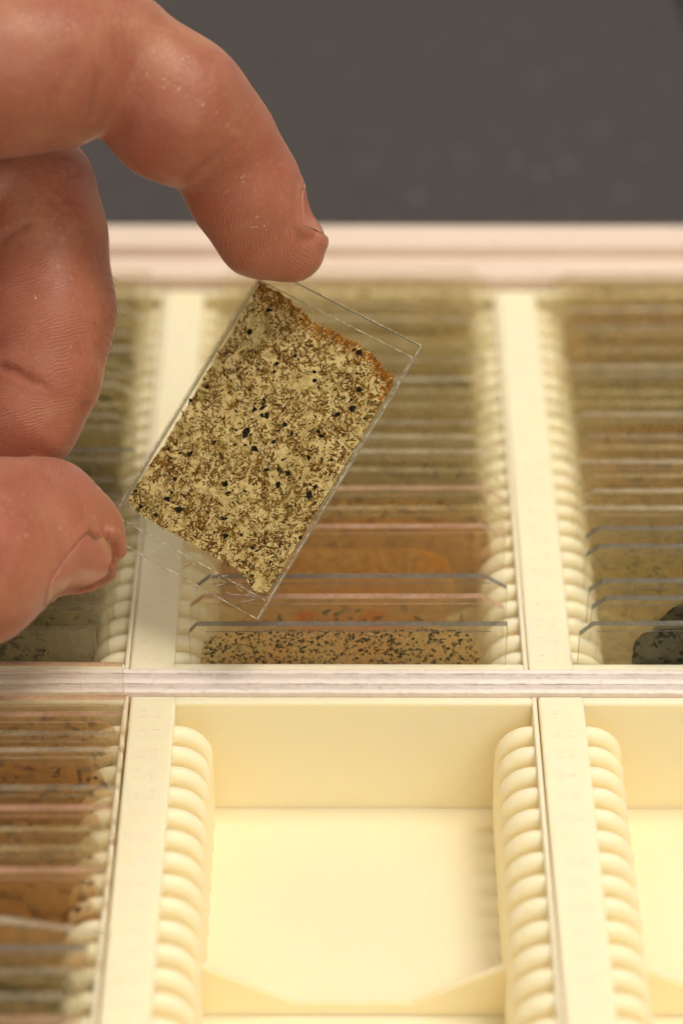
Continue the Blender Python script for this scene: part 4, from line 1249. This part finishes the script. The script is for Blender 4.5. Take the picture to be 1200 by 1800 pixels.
HANDORG = np.array([-110.0, 40.0, 60.0])
PADS = {
 "index": [((-11.71, 30.74, 58.11), 14.0, (3.32, 36.03, 61.75), None, 1.00, 0.75), ((-27.69, 30.67, 74.69), 13.0, None, (0.7510, -0.3953, -0.5271), 0.50, 0.70), ((-43.60, 23.96, 82.46), 15.0, None, (0.9503, -0.1179, -0.1597), 0.30, 0.35)],
 "middle": [((-48.53, 24.46, 48.23), 14.0, None, (0.3514, -0.5648, -0.7507), 0.90, 0.80), ((-48.38, 15.58, 38.12), 12.0, None, (0.3015, -0.5710, -0.7587), 0.90, 1.00)],
 "thumb": [((-42.29, 4.74, 33.68), 13.0, (-66.86, 3.55, 28.87), None, 1.00, 0.90), ((-47.19, -5.73, 36.42), 14.0, None, (1.0000, 0.0026, 0.0000), 0.15, 0.60)],
}
FLAKES = [((-45.51, -9.77, 37.48), (0.694, -0.207, 0.689)),
  ((-44.74, -10.33, 36.42), (0.751, -0.258, 0.608)),
  ((-45.74, -12.01, 36.71), (0.653, -0.413, 0.635)),
  ((-43.86, -7.14, 36.28), (0.764, -0.110, 0.635)),
  ((-43.05, -8.30, 34.86), (0.832, -0.195, 0.519)),
  ((-40.79, -3.88, 32.50), (0.853, -0.242, 0.462)),
  ((-40.15, -1.66, 32.86), (0.786, -0.264, 0.559)),
  ((-45.64, -3.98, 38.11), (0.597, 0.035, 0.802)),
  ((-46.66, -9.32, 38.62), (0.616, -0.155, 0.772)),
  ((-38.54, 2.65, 31.66), (0.801, -0.143, 0.581)),
  ((-36.70, 3.47, 28.98), (0.901, -0.231, 0.368)),
  ((-40.28, -4.21, 31.23), (0.828, -0.405, 0.388)),
  ((-47.60, -7.20, 39.51), (0.523, -0.021, 0.852)),
  ((-22.75, 37.09, 85.37), (0.343, -0.391, 0.854)),
  ((-23.37, 36.34, 85.22), (0.297, -0.466, 0.834)),
  ((-23.86, 32.91, 82.60), (0.150, -0.738, 0.658)),
  ((-26.27, 33.25, 83.33), (0.042, -0.761, 0.647)),
  ((-25.70, 32.90, 82.88), (0.051, -0.771, 0.635)),
  ((-21.06, 32.00, 80.38), (0.338, -0.794, 0.505)),
  ((-7.97, 36.43, 65.16), (0.850, -0.405, 0.337)),
  ((-7.48, 36.65, 64.07), (0.887, -0.372, 0.274)),
  ((-14.89, 32.56, 68.04), (0.227, -0.920, 0.320)),
  ((-17.39, 31.89, 66.06), (-0.111, -0.977, 0.181)),
  ((-13.32, 31.44, 62.04), (0.203, -0.978, 0.057)),
  ((-11.68, 31.87, 61.11), (0.354, -0.933, 0.062)),
  ((-13.76, 31.34, 60.84), (0.129, -0.991, -0.026)),
  ((-45.06, 15.74, 31.85), (0.355, -0.931, -0.082)),
  ((-43.46, 16.52, 31.60), (0.601, -0.798, -0.050)),
  ((-42.93, 16.98, 31.38), (0.663, -0.744, -0.076)),
  ((-45.95, 26.48, 51.89), (-0.062, -0.740, 0.670)),
  ((-41.08, 23.14, 45.11), (0.457, -0.781, 0.426)),
  ((-28.69, 33.97, 84.29), (0.009, -0.794, 0.607)),
  ((-18.70, 32.92, 79.43), (0.596, -0.707, 0.380)),
  ((-32.17, 35.67, 89.65), (0.671, -0.464, 0.579)),
  ((-38.91, 31.93, 92.41), (0.387, -0.549, 0.741)),
  ((-45.03, 31.23, 94.50), (0.287, -0.428, 0.857))]
HAIRS = [((-35.61, 35.29, 49.35), (0.941, -0.033, 0.336)),
  ((-35.59, 33.51, 48.96), (0.918, -0.104, 0.382)),
  ((-35.39, 32.49, 48.10), (0.927, -0.151, 0.343)),
  ((-35.28, 31.56, 47.18), (0.937, -0.243, 0.252)),
  ((-35.35, 30.68, 46.24), (0.931, -0.326, 0.163)),
  ((-35.45, 30.00, 45.16), (0.931, -0.350, 0.107)),
  ((-35.57, 29.38, 43.54), (0.936, -0.350, 0.020)),
  ((-35.77, 28.87, 42.35), (0.939, -0.343, -0.030)),
  ((-36.13, 28.07, 40.84), (0.945, -0.320, -0.062)),
  ((-36.01, 35.84, 50.50), (0.927, -0.074, 0.367)),
  ((-36.45, 32.28, 50.23), (0.837, -0.219, 0.501)),
  ((-36.51, 29.06, 47.78), (0.823, -0.475, 0.310)),
  ((-36.72, 27.21, 44.45), (0.840, -0.519, 0.155)),
  ((-36.15, 28.91, 46.37), (0.864, -0.455, 0.217)),
  ((-37.13, 29.78, 49.81), (0.764, -0.410, 0.498)),
  ((-37.50, 27.36, 47.37), (0.740, -0.588, 0.328)),
  ((-37.70, 24.11, 34.78), (0.907, -0.343, -0.246)),
  ((-39.05, 23.93, 31.78), (0.900, -0.218, -0.377))]
build_hand()
